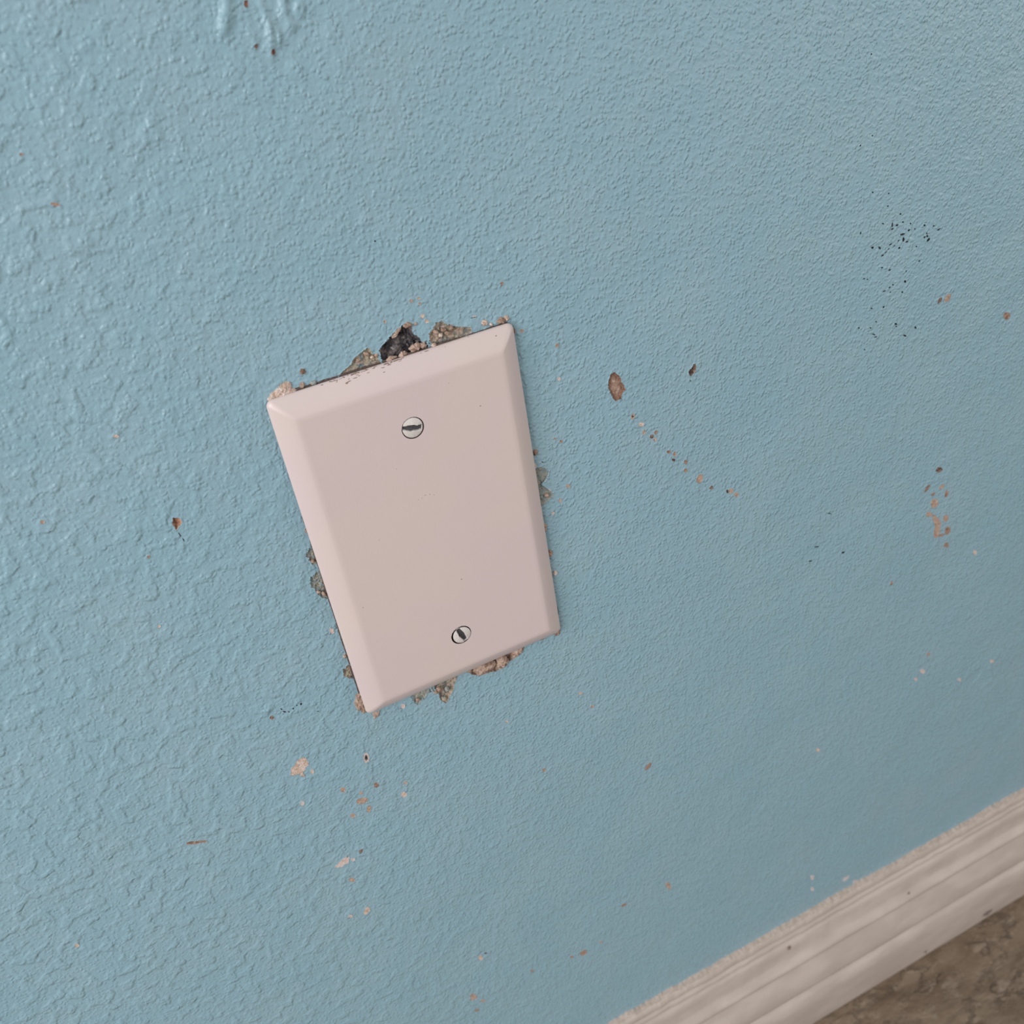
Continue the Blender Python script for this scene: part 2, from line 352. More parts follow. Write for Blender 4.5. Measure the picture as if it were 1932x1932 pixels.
CHIPS = (
 ('bigbrown',0.6,((71.88,33.84),(72.94,34.27),(73.85,32.99),(74.72,31.33),(75.2,29.78),(75.7,28.42),(75.97,26.74),(74.84,25.72),(74.41,23.24),(73.43,23.98),(71.95,23.68),(71.05,25.2),(70.26,27.67),(69.87,29.99),(70.1,32.28),(71.21,33.28))),
 ('darkbrown',0.4,((103.48,27.05),(104.57,27.1),(104.71,25.03),(103.77,23.71),(102.2,22.8),(101.38,24.09),(102.11,25.68),(103.22,26.12))),
 ('tan',0,((226.31,-86.92),(229.1,-89.24),(231.92,-93.93),(232.2,-98.19),(231.46,-102.06),(228.78,-100.91),(227.95,-96.98),(228.9,-94.72),(226.38,-89.85))),
 ('orange',0.7,((-74.18,36.18),(-73.26,36.17),(-72.16,35.33),(-72.65,33.85),(-73.82,32.65),(-74.56,31.83),(-74.74,33.61),(-74.62,34.87))),
 ('light',0,((-69.77,-73.83),(-67.69,-72.63),(-66.1,-71.12),(-64.28,-70.86),(-62.96,-72.48),(-63.56,-75.43),(-65.15,-76.96),(-66.05,-78.08),(-65.76,-79.94),(-66.95,-79.21),(-67.29,-77.59),(-69.67,-76.95),(-70.07,-75.59))),
 ('pink',0,((-67.77,-130.75),(-64.73,-128.98),(-62.59,-128.21),(-61.62,-129.55),(-62.25,-132.07),(-64.7,-132.3),(-66.5,-131.67))),
 ('brown',0,((-110.68,-85.91),(-107.56,-87.19),(-104.68,-88.74),(-104.84,-89.81),(-107.95,-88.39),(-110.73,-87.19))),
 ('hole',0,((78.88,15.18),(78.56,14.59),(78.09,14.37),(77.65,14.61),(77.42,15.2),(77.47,15.93),(77.79,16.52),(78.25,16.73),(78.69,16.5),(78.93,15.91))),
 ('light',0,((82.42,10.89),(82.16,10.49),(81.56,10.4),(80.84,10.65),(80.29,11.16),(80.11,11.72),(80.37,12.13),(80.97,12.22),(81.68,11.96),(82.23,11.46))),
 ('tan',0,((82.57,7.28),(82.08,7.01),(81.59,7.06),(81.29,7.39),(81.29,7.9),(81.59,8.37),(82.07,8.64),(82.56,8.59),(82.87,8.26),(82.87,7.75))),
 ('darkbrown',0,((85.84,4.48),(85.47,4.12),(84.99,4.1),(84.56,4.41),(84.36,4.95),(84.46,5.5),(84.82,5.85),(85.31,5.88),(85.73,5.56),(85.93,5.03))),
 ('brown',0,((87.52,5.53),(87.1,5.25),(86.63,5.27),(86.3,5.59),(86.23,6.09),(86.44,6.56),(86.86,6.84),(87.32,6.82),(87.66,6.5),(87.73,6.0))),
 ('tan',0,((86.89,2.72),(86.5,2.49),(86.06,2.54),(85.72,2.86),(85.63,3.33),(85.81,3.77),(86.2,4.01),(86.64,3.96),(86.97,3.63),(87.07,3.16))),
 ('brown',0,((92.47,-4.08),(92.29,-4.54),(91.88,-4.71),(91.41,-4.53),(91.04,-4.07),(90.92,-3.5),(91.1,-3.05),(91.51,-2.88),(91.98,-3.06),(92.35,-3.52))),
 ('tan',0,((94.86,-5.87),(94.68,-6.4),(94.27,-6.61),(93.78,-6.43),(93.42,-5.92),(93.3,-5.29),(93.48,-4.77),(93.89,-4.55),(94.37,-4.73),(94.74,-5.24))),
 ('darkbrown',0,((94.28,-8.13),(94.11,-8.46),(93.7,-8.56),(93.22,-8.37),(92.84,-7.98),(92.72,-7.54),(92.89,-7.21),(93.29,-7.11),(93.77,-7.29),(94.15,-7.68))),
 ('brown',0,((99.41,-10.99),(99.23,-11.52),(98.81,-11.74),(98.32,-11.55),(97.94,-11.03),(97.82,-10.38),(98.0,-9.85),(98.41,-9.64),(98.9,-9.82),(99.28,-10.34))),
 ('brown',0,((99.24,-14.59),(99.06,-15.06),(98.64,-15.24),(98.15,-15.05),(97.77,-14.57),(97.64,-13.98),(97.82,-13.5),(98.24,-13.33),(98.73,-13.52),(99.11,-14.0))),
 ('tan',0,((105.79,-21.35),(105.07,-22.15),(104.14,-22.26),(103.34,-21.65),(102.98,-20.54),(103.2,-19.37),(103.91,-18.58),(104.84,-18.46),(105.64,-19.07),(106.0,-20.17))),
 ('darkbrown',0,((110.27,-26.06),(110.43,-26.61),(110.24,-27.08),(109.78,-27.28),(109.22,-27.13),(108.78,-26.69),(108.62,-26.14),(108.8,-25.67),(109.27,-25.47),(109.82,-25.62))),
 ('darkbrown',0,((117.29,-31.16),(117.17,-31.61),(116.86,-31.8),(116.48,-31.64),(116.18,-31.22),(116.08,-30.67),(116.2,-30.22),(116.51,-30.04),(116.89,-30.19),(117.18,-30.62))),
 ('tan',0,((119.49,-31.79),(119.27,-32.42),(118.71,-32.64),(118.03,-32.37),(117.49,-31.71),(117.3,-30.92),(117.52,-30.29),(118.07,-30.07),(118.75,-30.34),(119.29,-31.0))),
 ('tan',0,((121.92,-34.48),(121.7,-35.04),(121.14,-35.22),(120.46,-34.95),(119.91,-34.32),(119.71,-33.59),(119.93,-33.03),(120.49,-32.86),(121.17,-33.13),(121.72,-33.75))),
 ('darkbrown',0,((228.62,-63.33),(228.79,-64.2),(228.21,-64.84),(227.1,-65.0),(225.89,-64.62),(225.04,-63.85),(224.88,-62.98),(225.46,-62.35),(226.56,-62.18),(227.76,-62.56))),
 ('darkbrown',0,((222.04,-71.8),(221.07,-72.53),(220.15,-72.67),(219.63,-72.16),(219.71,-71.21),(220.35,-70.18),(221.31,-69.45),(222.22,-69.31),(222.75,-69.81),(222.67,-70.76))),
 ('tan',0,((231.16,-73.15),(231.34,-73.87),(230.89,-74.47),(230.0,-74.71),(229.0,-74.5),(228.27,-73.92),(228.1,-73.2),(228.54,-72.61),(229.43,-72.37),(230.44,-72.57))),
 ('brown',0,((226.23,-75.16),(226.36,-75.71),(226.03,-76.22),(225.34,-76.5),(224.58,-76.45),(224.02,-76.08),(223.88,-75.54),(224.22,-75.03),(224.9,-74.74),(225.67,-74.8))),
 ('brown',0,((234.35,-79.12),(234.18,-80.21),(233.64,-80.66),(232.93,-80.32),(232.31,-79.31),(232.04,-78.03),(232.2,-76.95),(232.74,-76.5),(233.45,-76.83),(234.06,-77.83))),
 ('tan',0,((228.84,-82.67),(227.99,-83.6),(226.55,-83.52),(225.07,-82.47),(224.12,-80.84),(224.06,-79.26),(224.9,-78.34),(226.33,-78.41),(227.8,-79.45),(228.76,-81.08))),
 ('tan',0,((225.98,-86.79),(225.72,-87.53),(224.82,-87.68),(223.61,-87.18),(222.57,-86.22),(222.08,-85.17),(222.34,-84.44),(223.24,-84.29),(224.44,-84.78),(225.49,-85.74))),
 ('tan',0,((236.21,-93.07),(236.07,-94.23),(235.35,-94.67),(234.31,-94.24),(233.36,-93.1),(232.87,-91.68),(233.0,-90.54),(233.72,-90.09),(234.75,-90.52),(235.7,-91.66))),
 ('brown',0,((238.63,-101.05),(238.39,-102.5),(237.58,-103.08),(236.52,-102.54),(235.62,-101.11),(235.21,-99.34),(235.45,-97.89),(236.25,-97.33),(237.3,-97.85),(238.21,-99.27))),
 ('brown',0,((235.47,-101.73),(235.24,-102.16),(234.25,-102.28),(232.89,-102.03),(231.68,-101.52),(231.07,-100.93),(231.3,-100.5),(232.28,-100.39),(233.63,-100.63),(234.85,-101.14))),
 ('brown',0,((239.07,-109.59),(238.93,-110.52),(238.25,-110.84),(237.29,-110.42),(236.43,-109.43),(235.99,-108.25),(236.13,-107.33),(236.81,-107.01),(237.76,-107.43),(238.62,-108.41))),
 ('light',0,((258.51,-122.45),(258.42,-123.25),(257.88,-123.53),(257.1,-123.19),(256.38,-122.35),(255.99,-121.34),(256.08,-120.55),(256.62,-120.27),(257.4,-120.61),(258.12,-121.44))),
 ('brown',0,((206.71,-117.34),(206.64,-118.13),(206.28,-118.48),(205.77,-118.25),(205.31,-117.52),(205.07,-116.59),(205.14,-115.8),(205.5,-115.46),(206.0,-115.69),(206.46,-116.41))),
 ('tan',0,((236.59,-176.76),(236.45,-177.43),(235.86,-177.58),(235.06,-177.17),(234.35,-176.35),(234.0,-175.43),(234.15,-174.77),(234.73,-174.61),(235.53,-175.02),(236.24,-175.84))),
 ('pink',0,((234.46,-187.29),(234.27,-188.16),(233.51,-188.36),(232.47,-187.81),(231.55,-186.72),(231.1,-185.51),(231.3,-184.65),(232.05,-184.45),(233.09,-184.99),(234.01,-186.08))),
 ('light',0,((229.77,-190.33),(229.64,-190.92),(229.14,-191.05),(228.45,-190.68),(227.84,-189.95),(227.55,-189.14),(227.68,-188.56),(228.18,-188.43),(228.87,-188.79),(229.48,-189.52))),
 ('pink',0,((262.13,-208.04),(261.98,-208.64),(261.34,-208.72),(260.48,-208.26),(259.71,-207.42),(259.33,-206.54),(259.48,-205.95),(260.11,-205.87),(260.97,-206.33),(261.75,-207.16))),
 ('light',0,((284.81,-206.57),(284.63,-207.15),(283.88,-207.18),(282.85,-206.64),(281.94,-205.75),(281.49,-204.84),(281.67,-204.26),(282.42,-204.23),(283.44,-204.76),(284.36,-205.65))),
 ('light',0,((168.87,-206.52),(168.68,-207.2),(168.11,-207.35),(167.37,-206.91),(166.76,-206.05),(166.5,-205.1),(166.69,-204.42),(167.26,-204.27),(167.99,-204.71),(168.6,-205.57))),
 ('tan',0,((221.55,16.23),(220.6,15.69),(219.54,15.73),(218.78,16.34),(218.6,17.28),(219.07,18.2),(220.01,18.74),(221.06,18.7),(221.83,18.1),(222.02,17.15))),
 ('darkbrown',0,((217.05,16.76),(216.44,16.23),(215.77,16.11),(215.3,16.45),(215.2,17.12),(215.52,17.86),(216.12,18.39),(216.79,18.51),(217.26,18.17),(217.36,17.5))),
 ('brown',0,((256.61,-1.13),(256.39,-2.02),(255.44,-2.32),(254.1,-1.91),(252.91,-0.97),(252.31,0.16),(252.53,1.04),(253.48,1.34),(254.8,0.94),(256.0,0.0))),
 ('brown',0,((-83.99,26.56),(-84.18,26.31),(-84.48,26.23),(-84.77,26.35),(-84.93,26.64),(-84.92,26.97),(-84.73,27.23),(-84.43,27.31),(-84.15,27.18),(-83.98,26.89))),
 ('light',0,((-79.04,64.88),(-79.3,64.72),(-79.72,64.78),(-80.14,65.04),(-80.4,65.4),(-80.4,65.72),(-80.14,65.87),(-79.72,65.81),(-79.3,65.55),(-79.04,65.19))),
 ('tan',0,((-105.2,47.69),(-105.45,47.38),(-105.84,47.28),(-106.21,47.44),(-106.42,47.78),(-106.39,48.19),(-106.13,48.49),(-105.75,48.59),(-105.38,48.43),(-105.17,48.09))),
 ('light',0,((-89.28,2.35),(-89.47,2.07),(-89.74,1.98),(-90.0,2.1),(-90.13,2.4),(-90.1,2.76),(-89.91,3.04),(-89.64,3.14),(-89.39,3.01),(-89.25,2.71))),
 ('orange',0,((-71.05,125.46),(-71.33,125.35),(-71.86,125.45),(-72.43,125.71),(-72.81,126.04),(-72.88,126.31),(-72.59,126.42),(-72.07,126.32),(-71.5,126.06),(-71.11,125.73))),
 ('brown',0,((-74.34,137.89),(-74.5,137.72),(-74.76,137.65),(-75.03,137.71),(-75.19,137.88),(-75.2,138.08),(-75.04,138.26),(-74.78,138.33),(-74.51,138.27),(-74.35,138.1))),
 ('red',0,((-11.57,147.76),(-11.8,147.39),(-12.19,147.2),(-12.58,147.27),(-12.82,147.58),(-12.83,147.99),(-12.59,148.37),(-12.21,148.55),(-11.82,148.48),(-11.57,148.18))),
 ('darkbrown',0,((-15.35,149.75),(-15.54,149.44),(-15.85,149.29),(-16.16,149.34),(-16.34,149.59),(-16.34,149.93),(-16.15,150.24),(-15.84,150.39),(-15.54,150.34),(-15.35,150.09))),
 ('red',0,((-15.11,158.83),(-15.35,158.35),(-15.69,158.08),(-15.99,158.13),(-16.14,158.48),(-16.08,159.0),(-15.84,159.48),(-15.5,159.74),(-15.2,159.69),(-15.05,159.35))),
 ('light',0,((-62.37,-79.51),(-62.66,-80.08),(-63.06,-80.29),(-63.43,-80.06),(-63.62,-79.48),(-63.57,-78.78),(-63.28,-78.21),(-62.88,-78.0),(-62.51,-78.23),(-62.32,-78.81))),
 ('ring',0,((-42.41,-84.52),(-43.01,-85.64),(-43.78,-86.02),(-44.43,-85.54),(-44.71,-84.36),(-44.51,-82.96),(-43.91,-81.85),(-43.15,-81.47),(-42.5,-81.95),(-42.22,-83.11))),
 ('tan',0,((-54.16,-94.46),(-54.51,-95.1),(-55.08,-95.28),(-55.63,-94.92),(-55.95,-94.18),(-55.94,-93.33),(-55.58,-92.69),(-55.02,-92.52),(-54.47,-92.86),(-54.14,-93.61))),
 ('brown',0,((-42.12,-99.43),(-42.48,-100.08),(-43.05,-100.26),(-43.62,-99.9),(-43.97,-99.13),(-43.97,-98.26),(-43.62,-97.61),(-43.04,-97.43),(-42.47,-97.79),(-42.12,-98.55))),
 ('tan',0,((-48.57,-99.81),(-48.82,-100.18),(-49.25,-100.22),(-49.7,-99.94),(-50.0,-99.42),(-50.03,-98.87),(-49.78,-98.51),(-49.35,-98.46),(-48.9,-98.75),(-48.6,-99.26))),
 ('tan',0,((-47.74,-104.0),(-48.2,-104.9),(-49.29,-105.26),(-50.61,-104.94),(-51.64,-104.06),(-52.0,-102.96),(-51.54,-102.07),(-50.45,-101.71),(-49.14,-102.02),(-48.11,-102.9))),
 ('tan',0,((-47.74,-109.67),(-48.26,-110.53),(-48.85,-110.82),(-49.27,-110.4),(-49.37,-109.46),(-49.11,-108.34),(-48.59,-107.48),(-48.01,-107.2),(-47.59,-107.6),(-47.48,-108.55))),
 ('tan',0,((-53.87,-109.42),(-54.19,-109.93),(-54.75,-110.01),(-55.31,-109.63),(-55.67,-108.95),(-55.69,-108.21),(-55.36,-107.7),(-54.81,-107.62),(-54.25,-107.99),(-53.89,-108.68))),
 ('light',0,((-33.34,-111.11),(-33.88,-111.49),(-34.59,-111.25),(-35.18,-110.47),(-35.44,-109.46),(-35.27,-108.61),(-34.73,-108.23),(-34.03,-108.47),(-33.43,-109.24),(-33.17,-110.25))),
 ('tan',0,((-31.68,-104.81),(-31.93,-105.19),(-32.37,-105.24),(-32.85,-104.94),(-33.17,-104.41),(-33.21,-103.84),(-32.96,-103.47),(-32.52,-103.42),(-32.04,-103.72),(-31.72,-104.25))),
 ('white',0,((-69.43,-91.98),(-69.76,-92.63),(-70.22,-92.86),(-70.65,-92.58),(-70.86,-91.91),(-70.79,-91.09),(-70.46,-90.45),(-70.0,-90.22),(-69.58,-90.49),(-69.36,-91.17))),
 ('darkbrown',0,((-56.03,-129.65),(-56.53,-130.1),(-56.99,-130.1),(-57.25,-129.66),(-57.21,-128.94),(-56.88,-128.23),(-56.38,-127.78),(-55.92,-127.78),(-55.66,-128.22),(-55.7,-128.93))),
 ('white',0,((-59.51,-132.04),(-59.79,-132.42),(-60.29,-132.43),(-60.8,-132.06),(-61.15,-131.46),(-61.18,-130.85),(-60.9,-130.47),(-60.41,-130.46),(-59.89,-130.83),(-59.55,-131.43))),
 ('tan',0,((-62.26,-142.82),(-62.64,-143.34),(-63.31,-143.35),(-64.0,-142.84),(-64.46,-142.0),(-64.51,-141.17),(-64.13,-140.65),(-63.46,-140.64),(-62.77,-141.15),(-62.31,-141.98))),
 ('light',0,((-61.64,-164.73),(-62.51,-165.18),(-63.27,-164.88),(-63.63,-163.95),(-63.45,-162.76),(-62.81,-161.75),(-61.95,-161.31),(-61.19,-161.61),(-60.83,-162.52),(-61.0,-163.72))),
 ('light',0,((-68.06,-162.34),(-68.36,-162.75),(-68.87,-162.74),(-69.4,-162.33),(-69.74,-161.67),(-69.77,-161.01),(-69.48,-160.6),(-68.97,-160.6),(-68.44,-161.01),(-68.09,-161.68))),
 ('light',0,((-156.45,-111.01),(-156.76,-111.41),(-157.18,-111.47),(-157.57,-111.16),(-157.76,-110.6),(-157.68,-110.0),(-157.37,-109.59),(-156.95,-109.53),(-156.56,-109.84),(-156.37,-110.41))),
 ('darkbrown',0,((-68.36,-48.68),(-68.63,-49.12),(-69.04,-49.26),(-69.43,-49.04),(-69.66,-48.54),(-69.63,-47.96),(-69.36,-47.51),(-68.95,-47.38),(-68.56,-47.6),(-68.33,-48.1))),
 ('brown',0,((72.63,-160.27),(71.59,-161.01),(70.67,-161.03),(70.24,-160.33),(70.45,-159.17),(71.21,-158.01),(72.25,-157.28),(73.16,-157.26),(73.6,-157.95),(73.4,-159.11))),
 ('tan',0,((78.56,-250.62),(78.39,-252.33),(77.71,-253.1),(76.79,-252.65),(75.98,-251.14),(75.58,-249.16),(75.76,-247.47),(76.43,-246.7),(77.35,-247.15),(78.16,-248.64))),
 ('brown',0,((53.28,-246.49),(53.1,-247.13),(52.37,-247.48),(51.37,-247.39),(50.48,-246.9),(50.04,-246.2),(50.23,-245.56),(50.96,-245.21),(51.96,-245.3),(52.85,-245.79))),
 ('brown',0,((28.63,-266.97),(28.56,-268.39),(27.82,-269.31),(26.69,-269.36),(25.61,-268.54),(24.98,-267.16),(25.05,-265.75),(25.79,-264.84),(26.91,-264.78),(28.0,-265.59))),
 ('brown',0,((21.39,-266.24),(21.14,-266.7),(20.62,-266.69),(20.04,-266.2),(19.61,-265.43),(19.51,-264.67),(19.76,-264.21),(20.28,-264.23),(20.86,-264.71),(21.28,-265.48))),
 ('tan',0,((37.7,-266.41),(37.44,-266.73),(36.85,-266.58),(36.16,-266.02),(35.63,-265.26),(35.47,-264.6),(35.73,-264.28),(36.32,-264.43),(37.01,-264.98),(37.54,-265.74))),
 ('light',0,((-21.72,-231.19),(-22.1,-232.01),(-22.73,-232.18),(-23.38,-231.64),(-23.8,-230.59),(-23.82,-229.44),(-23.45,-228.63),(-22.82,-228.46),(-22.17,-228.99),(-21.75,-230.04))),
 ('tan',0,((-29.36,-256.88),(-29.92,-257.99),(-30.91,-258.11),(-31.93,-257.2),(-32.6,-255.6),(-32.66,-253.94),(-32.1,-252.84),(-31.12,-252.72),(-30.1,-253.62),(-29.43,-255.21))),
 ('tan',0,((-26.01,-263.09),(-26.34,-263.47),(-27.01,-263.3),(-27.75,-262.63),(-28.29,-261.73),(-28.41,-260.94),(-28.08,-260.56),(-27.42,-260.73),(-26.68,-261.39),(-26.14,-262.29))),
 ('brown',0,((-29.88,-267.2),(-30.09,-267.8),(-30.7,-268.05),(-31.48,-267.84),(-32.11,-267.26),(-32.37,-266.53),(-32.15,-265.93),(-31.54,-265.68),(-30.77,-265.89),(-30.14,-266.46))),
 ('light',0,((45.23,-99.41),(45.03,-99.73),(44.6,-99.77),(44.11,-99.49),(43.74,-99.02),(43.63,-98.53),(43.83,-98.21),(44.26,-98.17),(44.75,-98.44),(45.13,-98.92))),
 ('tan',0,((49.44,-109.23),(49.25,-109.66),(48.86,-109.78),(48.43,-109.53),(48.11,-109.02),(48.03,-108.45),(48.22,-108.02),(48.6,-107.9),(49.04,-108.14),(49.36,-108.65))),
 ('light',0,((12.41,-96.67),(12.25,-97.01),(11.94,-97.1),(11.62,-96.91),(11.39,-96.52),(11.35,-96.06),(11.52,-95.73),(11.82,-95.63),(12.15,-95.82),(12.37,-96.21))),
 ('tan',0,((24.2,-131.8),(23.97,-132.32),(23.51,-132.45),(23.02,-132.15),(22.67,-131.52),(22.61,-130.81),(22.84,-130.29),(23.3,-130.16),(23.79,-130.46),(24.14,-131.09))),
 ('brown',0,((0.29,-260.34),(0.03,-260.79),(-0.47,-260.78),(-1.02,-260.3),(-1.41,-259.56),(-1.49,-258.82),(-1.24,-258.37),(-0.74,-258.38),(-0.19,-258.85),(0.21,-259.6))),
 ('white',0,((169.55,-310.65),(169.36,-311.93),(168.73,-312.35),(167.91,-311.75),(167.21,-310.36),(166.9,-308.71),(167.1,-307.44),(167.72,-307.02),(168.54,-307.62),(169.24,-309.0))),
 ('white',0,((170.01,-321.75),(169.8,-322.61),(169.15,-322.76),(168.32,-322.14),(167.62,-320.99),(167.33,-319.75),(167.54,-318.9),(168.19,-318.75),(169.01,-319.37),(169.71,-320.51))),
 ('white',0,((195.74,-328.23),(195.67,-329.38),(194.55,-330.3),(192.81,-330.62),(191.12,-330.23),(190.14,-329.27),(190.22,-328.12),(191.33,-327.21),(193.06,-326.88),(194.75,-327.27))),
 ('white',0,((203.45,-340.0),(203.06,-340.92),(201.87,-340.78),(200.34,-339.64),(199.04,-337.95),(198.48,-336.34),(198.87,-335.44),(200.05,-335.57),(201.58,-336.69),(202.88,-338.39))),
 ('brown',0,((38.29,74.79),(38.12,74.5),(37.8,74.38),(37.43,74.48),(37.17,74.77),(37.11,75.13),(37.27,75.42),(37.6,75.54),(37.97,75.44),(38.23,75.15))),
 ('tan',0,((9.56,77.68),(9.39,77.39),(9.07,77.28),(8.73,77.38),(8.5,77.65),(8.47,77.99),(8.64,78.28),(8.95,78.39),(9.29,78.29),(9.52,78.02))),
 ('tan',0,((11.91,77.8),(11.76,77.6),(11.45,77.55),(11.11,77.64),(10.87,77.86),(10.81,78.12),(10.96,78.31),(11.27,78.37),(11.61,78.27),(11.85,78.05))),
 ('light',0,((12.03,72.35),(11.82,71.98),(11.45,71.82),(11.06,71.93),(10.8,72.28),(10.76,72.73),(10.97,73.11),(11.34,73.27),(11.73,73.15),(12.0,72.8))),
 ('light',0,((12.9,70.43),(12.71,70.04),(12.38,69.87),(12.03,69.97),(11.81,70.32),(11.79,70.76),(11.98,71.15),(12.31,71.32),(12.65,71.21),(12.88,70.87))),
 ('tan',0,((0.43,74.04),(0.28,73.8),(0.01,73.7),(-0.27,73.79),(-0.46,74.02),(-0.49,74.32),(-0.34,74.56),(-0.07,74.66),(0.21,74.58),(0.4,74.34))),
 ('tan',0,((11.82,76.2),(11.68,75.95),(11.41,75.85),(11.11,75.94),(10.91,76.18),(10.88,76.47),(11.03,76.72),(11.3,76.82),(11.59,76.73),(11.79,76.49))),
 ('tan',0,((42.49,58.29),(42.3,57.98),(41.92,57.88),(41.48,58.01),(41.16,58.33),(41.08,58.72),(41.27,59.03),(41.65,59.13),(42.09,59.0),(42.41,58.68))),
 ('tan',0,((53.79,49.72),(53.62,49.34),(53.26,49.19),(52.86,49.31),(52.58,49.67),(52.51,50.12),(52.68,50.5),(53.04,50.65),(53.43,50.53),(53.72,50.17))),
 ('light',0,((52.99,38.18),(52.84,37.84),(52.52,37.7),(52.18,37.81),(51.93,38.14),(51.87,38.55),(52.02,38.89),(52.33,39.03),(52.68,38.92),(52.93,38.59))),
 ('brown',0,((50.9,15.45),(50.75,15.15),(50.43,15.04),(50.07,15.17),(49.81,15.49),(49.74,15.88),(49.9,16.19),(50.21,16.3),(50.57,16.16),(50.84,15.84))),
 ('tan',0,((48.71,17.29),(48.57,17.1),(48.26,17.07),(47.91,17.2),(47.64,17.44),(47.56,17.72),(47.7,17.9),(48.0,17.94),(48.36,17.81),(48.63,17.56))),
 ('tan',0,((51.55,-2.7),(51.33,-3.13),(50.9,-3.28),(50.4,-3.08),(50.04,-2.62),(49.95,-2.06),(50.16,-1.63),(50.6,-1.49),(51.09,-1.68),(51.45,-2.14))),
 ('tan',0,((47.64,-7.11),(47.46,-7.56),(47.12,-7.74),(46.75,-7.59),(46.49,-7.16),(46.44,-6.62),(46.62,-6.17),(46.95,-5.98),(47.32,-6.13),(47.58,-6.56))),
 ('light',0,((44.18,-11.07),(44.01,-11.4),(43.68,-11.51),(43.31,-11.36),(43.04,-11.0),(42.98,-10.58),(43.14,-10.25),(43.47,-10.14),(43.84,-10.29),(44.11,-10.65))),
 ('pink',0,((-24.65,-67.55),(-24.93,-68.11),(-25.39,-68.29),(-25.84,-68.04),(-26.12,-67.44),(-26.12,-66.73),(-25.84,-66.17),(-25.39,-65.98),(-24.94,-66.24),(-24.65,-66.84))),
 ('tan',0,((-38.84,16.86),(-39.07,16.37),(-39.39,16.13),(-39.68,16.26),(-39.82,16.68),(-39.76,17.25),(-39.53,17.74),(-39.21,17.97),(-38.93,17.85),(-38.78,17.43))),
 ('pink',0,((-40.52,-23.1),(-40.52,-23.9),(-40.78,-24.45),(-41.2,-24.53),(-41.61,-24.11),(-41.87,-23.36),(-41.87,-22.56),(-41.61,-22.02),(-41.19,-21.94),(-40.78,-22.35))),
 ('pink',0,((27.79,67.45),(27.64,67.19),(27.36,67.09),(27.05,67.18),(26.83,67.44),(26.79,67.75),(26.93,68.0),(27.21,68.1),(27.52,68.01),(27.74,67.76))),
)
